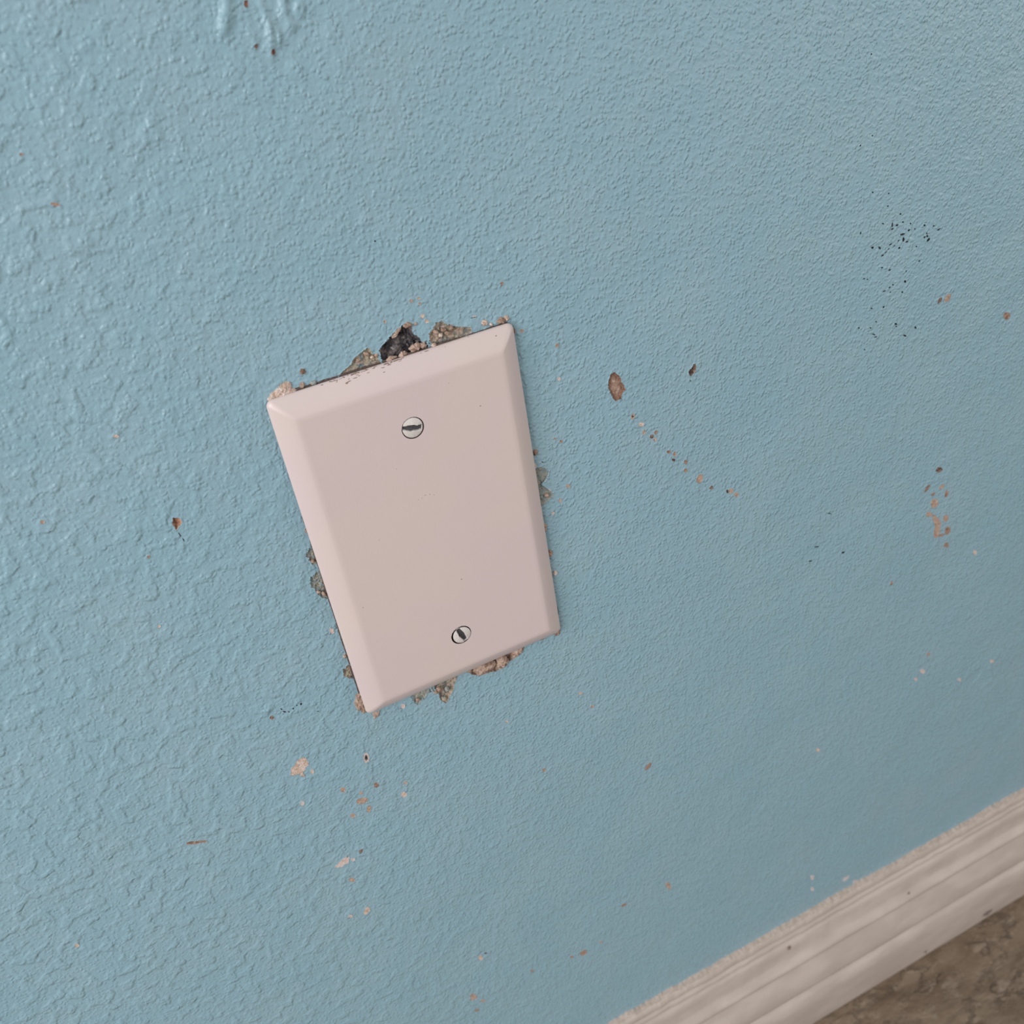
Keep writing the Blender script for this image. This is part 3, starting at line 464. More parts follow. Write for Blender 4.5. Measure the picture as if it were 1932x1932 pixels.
SPECKS = (
 ((189.89,53.63),(189.77,52.84),(189.33,52.75),(188.9,53.43),(188.8,54.36),(189.11,54.85),(189.6,54.53)),
 ((190.08,52.38),(190.11,52.0),(189.68,51.77),(189.12,51.86),(188.84,52.21),(189.06,52.54),(189.61,52.62)),
 ((192.31,53.31),(192.32,52.89),(191.79,52.55),(191.11,52.55),(190.81,52.89),(191.1,53.3),(191.77,53.49)),
 ((194.73,53.35),(194.58,53.09),(194.16,53.12),(193.8,53.42),(193.76,53.76),(194.08,53.89),(194.51,53.7)),
 ((198.33,51.85),(198.18,51.58),(197.76,51.62),(197.39,51.92),(197.35,52.27),(197.67,52.39),(198.11,52.21)),
 ((197.8,49.47),(197.39,49.28),(196.94,49.47),(196.79,49.89),(197.05,50.23),(197.53,50.23),(197.86,49.89)),
 ((195.63,49.0),(195.41,48.56),(194.49,48.43),(193.56,48.71),(193.32,49.18),(193.95,49.5),(194.97,49.42)),
 ((195.84,46.58),(195.5,45.87),(194.94,45.88),(194.57,46.61),(194.68,47.5),(195.18,47.89),(195.69,47.48)),
 ((197.5,45.83),(197.45,45.5),(196.92,45.25),(196.31,45.28),(196.08,45.57),(196.41,45.89),(197.04,46.01)),
 ((194.18,44.34),(194.19,43.94),(193.68,43.69),(193.06,43.77),(192.77,44.13),(193.05,44.49),(193.67,44.58)),
 ((185.0,46.07),(184.41,45.9),(183.67,46.27),(183.34,46.91),(183.67,47.33),(184.41,47.22),(185.0,46.66)),
 ((181.39,47.88),(181.41,47.43),(180.92,47.22),(180.29,47.41),(180.0,47.85),(180.25,48.22),(180.87,48.23)),
 ((186.4,43.68),(186.36,43.33),(185.83,43.09),(185.22,43.13),(184.99,43.43),(185.31,43.77),(185.93,43.88)),
 ((207.89,44.19),(207.96,43.64),(207.35,43.14),(206.52,43.07),(206.1,43.47),(206.4,44.05),(207.2,44.37)),
 ((206.88,45.14),(206.74,44.71),(206.31,44.71),(205.92,45.13),(205.85,45.66),(206.16,45.9),(206.62,45.67)),
 ((205.58,44.89),(205.15,44.67),(204.68,44.86),(204.54,45.31),(204.82,45.68),(205.31,45.7),(205.65,45.34)),
 ((212.86,46.45),(212.64,46.12),(211.78,45.87),(210.93,45.9),(210.73,46.17),(211.33,46.49),(212.27,46.61)),
 ((205.19,49.5),(204.99,49.25),(204.45,49.31),(203.99,49.64),(203.94,49.99),(204.35,50.1),(204.91,49.88)),
 ((209.51,48.44),(209.55,48.07),(209.16,47.9),(208.63,48.05),(208.37,48.42),(208.56,48.72),(209.07,48.73)),
 ((193.12,56.82),(193.12,56.54),(192.79,56.4),(192.36,56.51),(192.16,56.78),(192.34,57.02),(192.77,57.04)),
 ((175.39,54.34),(175.26,53.93),(174.9,53.91),(174.58,54.3),(174.54,54.81),(174.81,55.04),(175.19,54.84)),
 ((190.3,46.93),(190.08,46.62),(189.3,46.32),(188.53,46.25),(188.37,46.46),(188.92,46.8),(189.78,47.01)),
 ((193.64,47.24),(193.54,46.97),(193.0,46.75),(192.43,46.73),(192.26,46.95),(192.62,47.22),(193.23,47.35)),
 ((204.18,36.7),(204.17,36.39),(203.76,36.23),(203.26,36.35),(203.05,36.65),(203.28,36.91),(203.78,36.93)),
 ((202.23,42.4),(202.05,42.2),(201.57,42.26),(201.16,42.55),(201.13,42.83),(201.5,42.91),(201.99,42.71)),
 ((185.35,55.18),(185.2,54.92),(184.79,54.95),(184.44,55.25),(184.4,55.58),(184.72,55.71),(185.14,55.53)),
 ((198.13,29.88),(197.64,29.7),(197.05,29.99),(196.81,30.53),(197.1,30.91),(197.7,30.85),(198.16,30.39)),
 ((192.1,30.94),(192.15,30.62),(191.83,30.4),(191.38,30.44),(191.14,30.71),(191.29,31.01),(191.72,31.11)),
 ((190.76,30.37),(190.77,30.04),(190.35,29.77),(189.83,29.78),(189.59,30.05),(189.82,30.39),(190.34,30.53)),
 ((188.57,29.63),(188.45,29.31),(187.82,29.04),(187.16,29.04),(186.96,29.3),(187.38,29.63),(188.09,29.78)),
 ((191.18,28.0),(191.01,27.79),(190.58,27.85),(190.21,28.13),(190.18,28.43),(190.51,28.51),(190.95,28.32)),
 ((197.24,26.24),(197.06,25.97),(196.58,26.03),(196.16,26.38),(196.12,26.75),(196.49,26.87),(196.99,26.64)),
 ((188.58,23.39),(188.74,22.95),(188.43,22.58),(187.9,22.56),(187.53,22.9),(187.61,23.35),(188.07,23.57)),
 ((183.01,23.93),(182.85,23.65),(182.42,23.69),(182.05,24.03),(182.02,24.4),(182.35,24.53),(182.79,24.32)),
 ((195.67,13.94),(195.41,13.68),(194.74,13.8),(194.17,14.21),(194.13,14.6),(194.65,14.67),(195.34,14.38)),
 ((195.79,12.82),(195.62,12.62),(195.17,12.69),(194.79,12.98),(194.76,13.28),(195.1,13.35),(195.56,13.14)),
 ((205.62,9.37),(205.48,8.86),(205.03,8.87),(204.61,9.38),(204.54,10.01),(204.86,10.29),(205.34,10.01)),
 ((201.07,7.23),(200.58,7.07),(199.64,7.46),(198.97,8.1),(199.07,8.51),(199.86,8.39),(200.75,7.82)),
 ((185.5,17.89),(185.35,17.64),(184.96,17.68),(184.63,17.99),(184.6,18.33),(184.9,18.45),(185.3,18.26)),
 ((177.5,17.77),(177.33,17.49),(176.9,17.54),(176.54,17.88),(176.51,18.26),(176.84,18.39),(177.28,18.17)),
 ((183.18,16.03),(183.01,15.82),(182.57,15.88),(182.2,16.18),(182.18,16.49),(182.52,16.57),(182.96,16.37)),
 ((185.48,12.51),(185.04,12.5),(184.15,12.91),(183.49,13.43),(183.55,13.66),(184.29,13.44),(185.15,12.93)),
 ((186.36,11.53),(186.04,11.33),(185.2,11.41),(184.45,11.7),(184.38,11.99),(185.02,12.05),(185.9,11.85)),
 ((179.93,36.31),(179.92,36.05),(179.61,35.92),(179.22,36.02),(179.05,36.28),(179.23,36.5),(179.62,36.52)),
 ((181.01,7.81),(180.86,7.55),(180.46,7.59),(180.13,7.92),(180.1,8.27),(180.4,8.39),(180.81,8.18)),
 ((197.97,34.58),(198.02,34.29),(197.73,34.08),(197.31,34.12),(197.09,34.37),(197.22,34.65),(197.62,34.74)),
 ((204.1,36.47),(204.05,36.27),(203.72,36.15),(203.35,36.21),(203.21,36.4),(203.42,36.58),(203.81,36.61)),
 ((186.88,61.29),(186.93,60.98),(186.63,60.77),(186.2,60.81),(185.96,61.07),(186.1,61.35),(186.51,61.45)),
 ((189.04,45.32),(188.97,45.08),(188.55,44.84),(188.09,44.79),(187.94,44.96),(188.21,45.23),(188.7,45.38)),
 ((187.9,44.45),(187.84,44.2),(187.41,43.97),(186.95,43.91),(186.8,44.09),(187.07,44.35),(187.56,44.51)),
 ((191.69,45.79),(191.63,45.54),(191.2,45.31),(190.74,45.26),(190.59,45.43),(190.86,45.69),(191.35,45.85)),
 ((186.66,38.65),(186.4,38.47),(185.76,38.58),(185.23,38.9),(185.21,39.19),(185.7,39.22),(186.35,38.98)),
 ((190.17,37.17),(190.11,36.86),(189.62,36.68),(189.06,36.78),(188.86,37.08),(189.17,37.35),(189.75,37.39)),
 ((178.5,36.72),(178.33,36.55),(177.91,36.61),(177.56,36.86),(177.54,37.11),(177.86,37.17),(178.29,36.99)),
 ((200.5,49.35),(200.38,49.14),(200.04,49.17),(199.74,49.41),(199.71,49.69),(199.97,49.79),(200.32,49.64)),
 ((206.43,46.24),(206.29,46.0),(205.91,46.03),(205.56,46.31),(205.52,46.63),(205.81,46.75),(206.22,46.57)),
 ((-64.86,-46.91),(-65.1,-46.89),(-65.36,-46.55),(-65.43,-46.14),(-65.27,-45.97),(-65.0,-46.16),(-64.81,-46.58)),
 ((-63.9,-48.67),(-64.24,-48.69),(-64.75,-48.26),(-65.04,-47.7),(-64.9,-47.44),(-64.43,-47.67),(-63.99,-48.22)),
 ((-62.85,-49.0),(-63.03,-49.14),(-63.31,-49.04),(-63.49,-48.77),(-63.43,-48.54),(-63.17,-48.52),(-62.91,-48.73)),
 ((-61.2,-48.01),(-61.18,-48.42),(-61.41,-48.69),(-61.7,-48.61),(-61.85,-48.25),(-61.74,-47.87),(-61.45,-47.77)),
 ((-59.66,-47.49),(-59.76,-47.77),(-60.04,-47.89),(-60.29,-47.75),(-60.33,-47.46),(-60.12,-47.24),(-59.82,-47.26)),
 ((-58.02,-47.41),(-58.12,-47.81),(-58.52,-48.07),(-58.91,-47.99),(-59.0,-47.64),(-58.73,-47.27),(-58.29,-47.17)),
 ((102.43,21.08),(102.3,20.89),(102.04,20.92),(101.85,21.15),(101.86,21.39),(102.07,21.48),(102.32,21.34)),
 ((101.37,17.77),(101.4,17.52),(101.19,17.33),(100.9,17.35),(100.74,17.55),(100.84,17.79),(101.12,17.89)),
 ((2.72,97.15),(2.56,96.96),(2.3,96.98),(2.13,97.18),(2.19,97.42),(2.42,97.52),(2.66,97.4)),
 ((168.5,-62.91),(168.04,-62.9),(167.08,-62.4),(166.35,-61.8),(166.38,-61.54),(167.16,-61.82),(168.11,-62.43)),
 ((177.19,-86.31),(176.96,-86.78),(176.09,-86.83),(175.22,-86.43),(175.01,-85.87),(175.62,-85.58),(176.59,-85.78)),
 ((159.68,-83.44),(159.26,-83.7),(158.13,-83.58),(157.14,-83.18),(157.04,-82.8),(157.9,-82.72),(159.08,-83.01)),
 ((162.81,-77.33),(162.35,-77.48),(161.18,-77.24),(160.2,-76.8),(160.14,-76.49),(161.04,-76.54),(162.23,-76.91)),
 ((-73.59,28.28),(-73.58,27.72),(-73.69,27.55),(-73.83,27.91),(-73.9,28.52),(-73.85,28.92),(-73.71,28.81)),
 ((-73.99,30.37),(-73.92,29.55),(-74.01,29.31),(-74.19,29.84),(-74.34,30.73),(-74.33,31.32),(-74.17,31.15)),
 ((179.75,67.54),(179.59,67.32),(179.2,67.35),(178.86,67.61),(178.83,67.9),(179.14,68.0),(179.55,67.84)),
 ((186.85,65.68),(186.92,65.41),(186.67,65.23),(186.3,65.27),(186.08,65.51),(186.18,65.76),(186.52,65.84)),
 ((172.97,84.49),(172.67,84.36),(172.36,84.48),(172.26,84.77),(172.45,85.01),(172.79,85.02),(173.03,84.79)),
 ((178.0,86.76),(177.88,86.57),(177.57,86.59),(177.31,86.79),(177.29,87.03),(177.53,87.13),(177.84,87.01)),
 ((175.46,112.32),(175.31,112.15),(174.94,112.17),(174.64,112.36),(174.62,112.58),(174.9,112.66),(175.27,112.55)),
 ((-19.02,-229.22),(-19.34,-229.56),(-20.04,-229.4),(-20.6,-228.88),(-20.6,-228.38),(-20.03,-228.29),(-19.34,-228.66)),
 ((40.26,-53.69),(40.1,-55.43),(39.82,-55.79),(39.63,-54.47),(39.67,-52.49),(39.91,-51.34),(40.17,-51.86)),  # black sliver standing in for shadow in the plate's right-hand gap
 ((40.01,-59.3),(39.81,-61.06),(39.51,-61.4),(39.32,-60.06),(39.39,-58.06),(39.67,-56.9),(39.94,-57.45)),  # lower half of the same painted gap shadow
 ((42.93,9.91),(42.7,10.05),(42.35,10.51),(42.15,10.93),(42.25,11.0),(42.57,10.67),(42.88,10.19)),
 ((-53.72,-53.89),(-53.89,-53.99),(-54.19,-53.88),(-54.38,-53.63),(-54.33,-53.43),(-54.07,-53.44),(-53.8,-53.64)),
 ((27.91,67.21),(27.52,67.18),(26.67,67.3),(25.98,67.47),(25.98,67.57),(26.67,67.53),(27.53,67.37)),
)
RIDGES = (
 (0.85,1.3,((-18.42,164.54),(-20.61,158.32),(-22.35,154.35))),
 (0.6,0.8,((-12.35,158.59),(-11.75,156.24),(-11.64,153.94),(-12.5,150.04),(-12.8,147.16))),
 (0.8,1.0,((-6.57,159.31),(-7.39,155.48),(-6.74,153.08),(-5.88,152.81))),
 (0.65,0.6,((-2.87,157.0),(-2.49,155.45),(-3.56,154.48),(-4.39,155.31),(-3.72,156.8))),
 (0.6,0.7,((-11.54,153.35),(-10.2,152.53),(-9.67,149.76),(-11.12,149.32),(-11.42,151.94))),
 (0.3,0.7,((-16.82,153.14),(-15.78,152.26),(-15.99,150.68))),
 (0.22,0.7,((-73.79,-14.83),(-78.59,-19.18),(-86.49,-27.76))),
 (0.2,0.7,((-113.28,43.14),(-111.91,34.31),(-111.06,29.21))),
 (0.2,0.8,((-85.56,80.57),(-86.94,71.64),(-90.25,64.75),(-90.02,57.99))),
 (0.25,1.3,((-87.76,62.16),(-86.39,58.28),(-88.73,55.78))),
 (0.18,0.6,((42.18,53.74),(44.75,45.61),(46.73,39.32))),
 (0.2,0.6,((45.1,54.62),(48.41,51.42),(50.24,43.82),(51.0,37.89))),
 (0.18,0.5,((39.98,45.31),(43.72,38.43),(43.31,32.8))),
 (0.18,0.5,((52.33,52.37),(53.26,49.33),(51.71,43.33))),
 (-0.25,0.9,((263.59,-213.87),(264.43,-202.76),(272.55,-200.56))),
 (0.2,0.9,((278.39,-223.88),(286.53,-222.31),(282.51,-208.44))),
 (0.2,0.8,((182.55,-168.21),(183.74,-161.85))),
 (0.25,0.9,((-69.39,-44.56),(-67.66,-43.03))),
 (-0.2,0.6,((-26.47,-67.34),(-23.55,-73.06),(-21.51,-78.38))),
 (0.2,0.8,((-86.39,58.28),(-87.21,63.61),(-89.15,67.61))),
 (0.2,0.9,((-45.04,138.11),(-44.25,134.91),(-47.59,134.42),(-48.31,137.01))),
 (0.25,1.2,((-71.07,132.46),(-73.46,135.43))),
 (0.22,1.0,((-70.74,128.7),(-68.87,131.94),(-69.32,133.87))),
)
BLOBS = (
 ((-45.62,136.43),3.2,0.2),
 ((-70.16,116.43),3.5,0.22),
 ((-15.38,124.67),2.2,0.22),
 ((1.11,103.46),2.2,0.25),
 ((-12.65,111.18),2.5,0.2),
 ((-81.05,122.51),3,0.2),
 ((-69.75,90.5),3,0.2),
 ((-84.95,-50.81),2.4,0.2),
 ((-69.39,-44.56),2.0,0.25),
 ((-88.53,-8.39),3,0.15),
 ((-84.66,39.08),3.5,0.2),
 ((272.41,-210.83),5,-0.25),
 ((4.86,143.85),3,0.2),
 ((2.03,147.99),3,0.22),
 ((-7.47,143.16),2.5,0.2),
 ((-83.93,-2.0),3,0.2),
 ((39.01,85.17),1.6,0.25),
 ((34.66,64.0),2.2,0.25),
 ((26.52,65.27),2.6,0.3),
)

def inside(poly, X, Z):
    poly = np.asarray(poly, float)
    r = np.zeros(X.shape, bool)
    n = len(poly)
    for k in range(n):
        x0, z0 = poly[k]
        x1, z1 = poly[(k + 1) % n]
        if z0 == z1:
            continue
        c = ((z0 > Z) != (z1 > Z)) & (X < (x1 - x0) * (Z - z0) / (z1 - z0) + x0)
        r ^= c
    return r
def segdist(X, Z, a, b):
    ax, az = a
    dx, dz = b[0] - ax, b[1] - az
    t = np.clip(((X - ax) * dx + (Z - az) * dz) / (dx * dx + dz * dz + 1e-9), 0, 1)
    return np.hypot(X - ax - t * dx, Z - az - t * dz)
def edgedist(poly, X, Z):
    d = np.full(X.shape, 1e9)
    for k in range(len(poly)):
        d = np.minimum(d, segdist(X, Z, poly[k], poly[(k + 1) % len(poly)]))
    return d

# ------------------------------------------------------------------ the wall
def relief(X, Z):
    """Height of the painted surface towards the room, mm."""
    h = 0.55 * (vnoise(X, Z, 38, 1) - 0.5) + 0.30 * (vnoise(X, Z, 14, 2) - 0.5)
    # flattened blots left by the roller, more of them to the left
    rg = np.random.default_rng(5)
    for _ in range(150):
        x, z, r = rg.uniform(-190, 300), rg.uniform(-330, 165), rg.uniform(1.0, 2.4)
        if rg.random() < (x + 190) / 800:
            continue
        hh = rg.uniform(0.08, 0.2)
        sel = (np.abs(X - x) < r * 2) & (np.abs(Z - z) < r * 2)
        d = np.hypot((X[sel] - x) * rg.uniform(0.8, 1.2), Z[sel] - z) / r
        h[sel] += hh * (1 - np.clip((d - 0.55) / 0.6, 0, 1) ** 2 * (3 - 2 * np.clip((d - 0.55) / 0.6, 0, 1)))
    for (x, z), r, hh in BLOBS:
        sel = (np.abs(X - x) < r * 2) & (np.abs(Z - z) < r * 2)
        d = np.hypot(X[sel] - x, Z[sel] - z) / r + 0.25 * (vnoise(X[sel], Z[sel], 2.0, 4) - 0.5)
        s = np.clip((d - 0.55) / 0.55, 0, 1)
        h[sel] += hh * (1 - s * s * (3 - 2 * s))
    for hh, w, line in RIDGES:
        d = np.full(X.shape, 1e9)
        for a, b in zip(line[:-1], line[1:]):
            d = np.minimum(d, segdist(X, Z, a, b))
        sel = d < w * 4
        h[sel] += hh * np.exp(-(d[sel] / w) ** 2)
    return h

def axis(*spans):
    out = []
    for a, b, st in spans:
        out.append(np.linspace(a, b, max(2, int(round((b - a) / st)) + 1))[:-1])
    out.append(np.array([spans[-1][1]]))
    return np.concatenate(out)

def make_wall():
    xs = axis((-1500, -230, 90), (-230, -75, 0.75), (-75, 75, 0.42), (75, 345, 0.75), (345, 1500, 90))
    zs = axis((-440.5, -350, 8), (-350, -85, 0.75), (-85, 90, 0.42), (90, 185, 0.75), (185, 1960, 110))
    X, Z = np.meshgrid(xs, zs)
    H = relief(X, Z)
    far = np.clip(np.maximum.reduce([-225 - X, X - 335, Z - 180, -345 - Z]) / 5.0, 0, 1)
    H *= 1 - far
    nx, nz = len(xs), len(zs)
    co = np.stack([X, -H, Z + PLATE_Z], -1).reshape(-1, 3) * MM
    xc, zc = (X[:-1, :-1] + X[1:, 1:]) / 2, (Z[:-1, :-1] + Z[1:, 1:]) / 2
    keep = np.ones(xc.shape, bool)
    holes = [ragged_outline(p, 100 + k, 0.28) for k, (_a, _b, _c, p) in enumerate(PATCHES)]
    holes += [ragged_outline(p, 300 + k, 0.26) for k, (_a, d, p) in enumerate(CHIPS) if d > 0]
    for p in holes:
        P_ = np.asarray(p)
        lo, hi = P_.min(0), P_.max(0)
        i0, i1 = np.searchsorted(xs, lo[0]) - 2, np.searchsorted(xs, hi[0]) + 2
        j0, j1 = np.searchsorted(zs, lo[1]) - 2, np.searchsorted(zs, hi[1]) + 2
        sx, sz = xc[j0:j1, i0:i1], zc[j0:j1, i0:i1]
        keep[j0:j1, i0:i1] &= ~(inside(p, sx, sz) | (edgedist(p, sx, sz) < 0.36 * float(xs[i0 + 1] - xs[i0])))
    idx = np.arange(nx * nz).reshape(nz, nx)
    q = np.stack([idx[:-1, :-1], idx[:-1, 1:], idx[1:, 1:], idx[1:, :-1]], -1)[keep]
    me = bpy.data.meshes.new('wall_back')
    me.vertices.add(len(co))
    me.vertices.foreach_set('co', co.astype(np.float32).ravel())
    me.loops.add(q.size)
    me.loops.foreach_set('vertex_index', q.astype(np.int32).ravel())
    me.polygons.add(len(q))
    me.polygons.foreach_set('loop_start', (np.arange(len(q)) * 4).astype(np.int32))
    me.polygons.foreach_set('use_smooth', np.ones(len(q), bool))
    me.materials.append(M_PAINT)
    me.update(calc_edges=True)
    me.validate()
    o = bpy.data.objects.new('wall_back', me)
    COL.objects.link(o)
    o['kind'] = 'structure'
    o['label'] = 'light blue orange peel textured wall, chipped and scuffed'
    return o

# ------------------------------------------------------------------ chips, torn patches and lumps
PAL = {  # base colours of what shows: mixed by noise, plus a second and third tone
    'tan': ((0.53, 0.385, 0.305), (0.41, 0.285, 0.22), (0.62, 0.47, 0.385)),
    'pink': ((0.76, 0.61, 0.56), (0.68, 0.53, 0.47), (0.80, 0.67, 0.62)),
    'light': ((0.75, 0.59, 0.51), (0.63, 0.46, 0.36), (0.80, 0.68, 0.62)),
    'white': ((0.70, 0.64, 0.62), (0.62, 0.56, 0.54), (0.76, 0.70, 0.68)),
    'orange': ((0.50, 0.28, 0.19), (0.30, 0.15, 0.09), (0.58, 0.37, 0.27)),
    'red': ((0.24, 0.10, 0.07), (0.13, 0.06, 0.05), (0.32, 0.15, 0.11)),
    'brown': ((0.41, 0.28, 0.215), (0.27, 0.17, 0.125), (0.50, 0.36, 0.29)),
    'bigbrown': ((0.45, 0.31, 0.24), (0.34, 0.215, 0.16), (0.56, 0.42, 0.35)),
    'darkbrown': ((0.23, 0.155, 0.125), (0.10, 0.065, 0.055), (0.38, 0.27, 0.215)),
    'hole': ((0.62, 0.50, 0.42), (0.2, 0.12, 0.09), (0.1, 0.06, 0.05)),
    'ring': ((0.68, 0.58, 0.53), (0.5, 0.42, 0.38), (0.14, 0.13, 0.13)),
    'yellow': ((0.47, 0.41, 0.31), (0.26, 0.33, 0.36), (0.55, 0.43, 0.34)),
    'green': ((0.36, 0.40, 0.37), (0.31, 0.41, 0.44), (0.46, 0.42, 0.34)),
    'grey': ((0.20, 0.19, 0.20), (0.09, 0.085, 0.09), (0.3, 0.26, 0.25)),
    'pit': ((0.125, 0.115, 0.125), (0.05, 0.047, 0.055), (0.27, 0.23, 0.22)),
    'mix': ((0.52, 0.40, 0.32), (0.20, 0.21, 0.205), (0.46, 0.42, 0.32)),
    'rock': ((0.56, 0.41, 0.33), (0.33, 0.22, 0.165), (0.66, 0.51, 0.43)),
}
def tint_of(pal, x, z, t, seed):
    """Colour of the exposed layer at wall point (x, z); t = 0 centre .. 1 rim."""
    a, b, c = (np.array(v) for v in PAL[pal])
    n1 = np.clip((fbm(x, z, 1.3, seed) - 0.44) * 5, 0, 1)[:, None]
    n2 = np.clip((fbm(x, z, 0.8, seed + 9) - 0.52) * 6, 0, 1)[:, None]
    col = a * (1 - n1) + b * n1
    col = col * (1 - n2) + c * n2
    if pal == 'ring':                     # pale rim round a small dark hole
        k = np.clip((0.62 - t) / 0.2, 0, 1)[:, None]
        col = np.array((0.70, 0.60, 0.55)) * (1 - k) + np.array((0.05, 0.05, 0.055)) * k
    if pal == 'hole':
        k = np.clip((0.55 - t) / 0.2, 0, 1)[:, None]
        col = np.array((0.55, 0.40, 0.32)) * (1 - k) + np.array((0.09, 0.055, 0.045)) * k
    if pal == 'bigbrown':                 # darker torn paper round a pale core
        k = np.clip((t - 0.45) / 0.4, 0, 1)[:, None]
        col = col * (1 - k) + np.array((0.28, 0.165, 0.12)) * k
    return np.concatenate([col, np.ones((len(col), 1))], 1)

def densify(poly, step, jitter, seed):
    """Outline resampled at about `step` mm with a little raggedness."""
    rg = np.random.default_rng(seed)
    P_ = np.asarray(poly, float)
    Q = np.roll(P_, -1, 0)
    ln = np.hypot(*(Q - P_).T)
    n = int(np.clip(ln.sum() / step, 12, 170))
    cum = np.concatenate([[0], np.cumsum(ln)])
    s = np.linspace(0, cum[-1], n, endpoint=False)
    k = np.searchsorted(cum, s, side='right') - 1
    f = (s - cum[k]) / np.maximum(ln[k], 1e-9)
    pts = P_[k] * (1 - f)[:, None] + Q[k] * f[:, None]
    c = P_.mean(0)
    d = pts - c
    r = np.hypot(d[:, 0], d[:, 1])
    j = rg.normal(0, 1, n)
    u = np.arange(n) * 2 * np.pi / n
    j = (0.55 if n > 50 else 0.28) * j + sum(rg.normal(0, 0.75 / m ** 0.4) * np.cos(m * u + rg.uniform(0, 6.28)) for m in range(2, 9)) * 0.8
    r2 = r + np.clip(j, -1.6, 1.6) * jitter
    return c, d / np.maximum(r, 1e-6)[:, None], np.maximum(r2, 0.12)

def surf(x, z):
    return relief(np.atleast_1d(np.asarray(x, float)), np.atleast_1d(np.asarray(z, float)))

def ragged_outline(poly, seed, step, ragged=0.085):
    c, d, r = densify(poly, step, min(0.34, ragged * outline_size(poly)), seed)
    return c + d * r[:, None]

def outline_size(poly):
    return math.sqrt(abs(sum(poly[k][0] * poly[k - 1][1] - poly[k - 1][0] * poly[k][1] for k in range(len(poly)))) / 2)

wall = make_wall()

def disc(name, poly, pal, profile, rim, rough, seed, step=0.3, grain=0.9, paint_rim=True, parent=None, ragged=0.085, skirt=0.42):
    """Ring-built shape on the wall inside an outline. profile(t) gives the height (mm) at t = 0 centre .. 1 rim."""
    size = outline_size(poly)
    c, d, R = densify(poly, step, min(0.34, ragged * size), seed)
    n = len(R)
    m = int(np.clip(size / 0.3, 3, 26))
    rings = []                                   # (radius, base height, t, is floor)
    if paint_rim:
        rings += [(R + skirt, -0.10, 1.0, 0), (R + skirt * 0.55, rim * 0.25, 1.0, 0), (R + 0.10, rim, 1.0, 0)]
    rings += [(R, rim * 0.7 if paint_rim else -0.15, 1.0, 0)]
    for k in range(m):
        t = 1 - (k + (0.25 if k == 0 else 0.5 if k == 1 else 1)) / (m + 0.35)
        rings.append((R * t, None, t, 1))
    H0 = float(surf(*c)[0])
    vx, vy, tt, fl = [], [], [], []
    for r, h, t, isfl in rings:
        pt = c + d * r[:, None]
        if h is None:
            hh = profile(t) + rough * (fbm(pt[:, 0], pt[:, 1], grain, seed) - 0.5) * 2 * min(1, (1 - t) * 4 + 0.25)
        else:
            hh = np.full(n, h)
        vx.append(pt)
        vy.append(hh)
        tt.append(np.full(n, t))
    pt = np.concatenate(vx + [c[None]])
    hh = np.concatenate(vy + [np.array([profile(0)])])
    t = np.concatenate(tt + [np.zeros(1)])
    base = surf(pt[:, 0], pt[:, 1])              # follows the wall's own unevenness
    co = np.stack([pt[:, 0] - c[0], -(hh + base - H0), pt[:, 1] - c[1]], 1) * MM
    faces, fm = [], []
    nr = len(rings)
    pb = 3 if paint_rim else 0
    for k in range(nr - 1):
        for i in range(n):
            a, b2 = k * n + i, k * n + (i + 1) % n
            faces.append((a, b2, b2 + n, a + n))
            fm.append(0 if k < pb else 1)
    last = (nr - 1) * n
    for i in range(n):
        faces.append((last + i, last + (i + 1) % n, nr * n))
        fm.append(1)
    return build(name, co, faces, [M_PAINT, M_PLASTER], parent, (c[0] * MM, -H0 * MM, (c[1] + PLATE_Z) * MM),
                 True, fm, tint_of(pal, pt[:, 0], pt[:, 1], t, seed))

for k, (pal, depth, rough, poly) in enumerate(PATCHES):
    def prof(t, depth=depth):
        return -depth * min(1.0, (1 - t) * (5.0 if depth > 2 else 3.0) + 0.25)
    o = disc('exposed_plaster', poly, pal, prof, 0.05 if pal == 'green' else 0.12, rough, 100 + k, 0.28, 0.8, True, wall, 0.085, 0.62)
    if pal == 'pit':
        o['label'] = 'dark charcoal hole broken open above the wall plate'

CHIP_LABELS = {0: 'largest oval chip, brown torn paper inside, right of the plate', 1: 'small dark brown chip beyond the oval chip',
    3: 'small orange-brown wedge-shaped chip left of the plate', 4: 'pale pinkish patch of missing paint below the plate',
    5: 'narrow pinkish-white flake mark low on the wall', 6: 'short level brown scratch at lower left'}
for k, (pal, depth, poly) in enumerate(CHIPS):
    if depth > 0:
        prof = lambda t, depth=depth: -depth * min(1.0, (1 - t) * 3.2 + 0.15)
        rough = 0.28
    else:
        prof = lambda t: 0.03
        rough = 0.05
    o = disc('paint_chip', poly, pal, prof, 0.14 if depth > 0 else 0.10, rough, 300 + k, 0.26, 0.8, True, wall, 0.085, 0.95 if depth > 0 else 0.30)
    if k in CHIP_LABELS:
        o['label'] = CHIP_LABELS[k]

for k, (pal, high, poly) in enumerate(LUMPS):
    prof = lambda t, high=high: high * 0.72 * max(0.0, 1 - t ** 2) ** 0.8
    disc('plaster_crumb', poly, pal, prof, 0, 0.62, 600 + k, 0.22, 0.8, False, wall, 0.10)

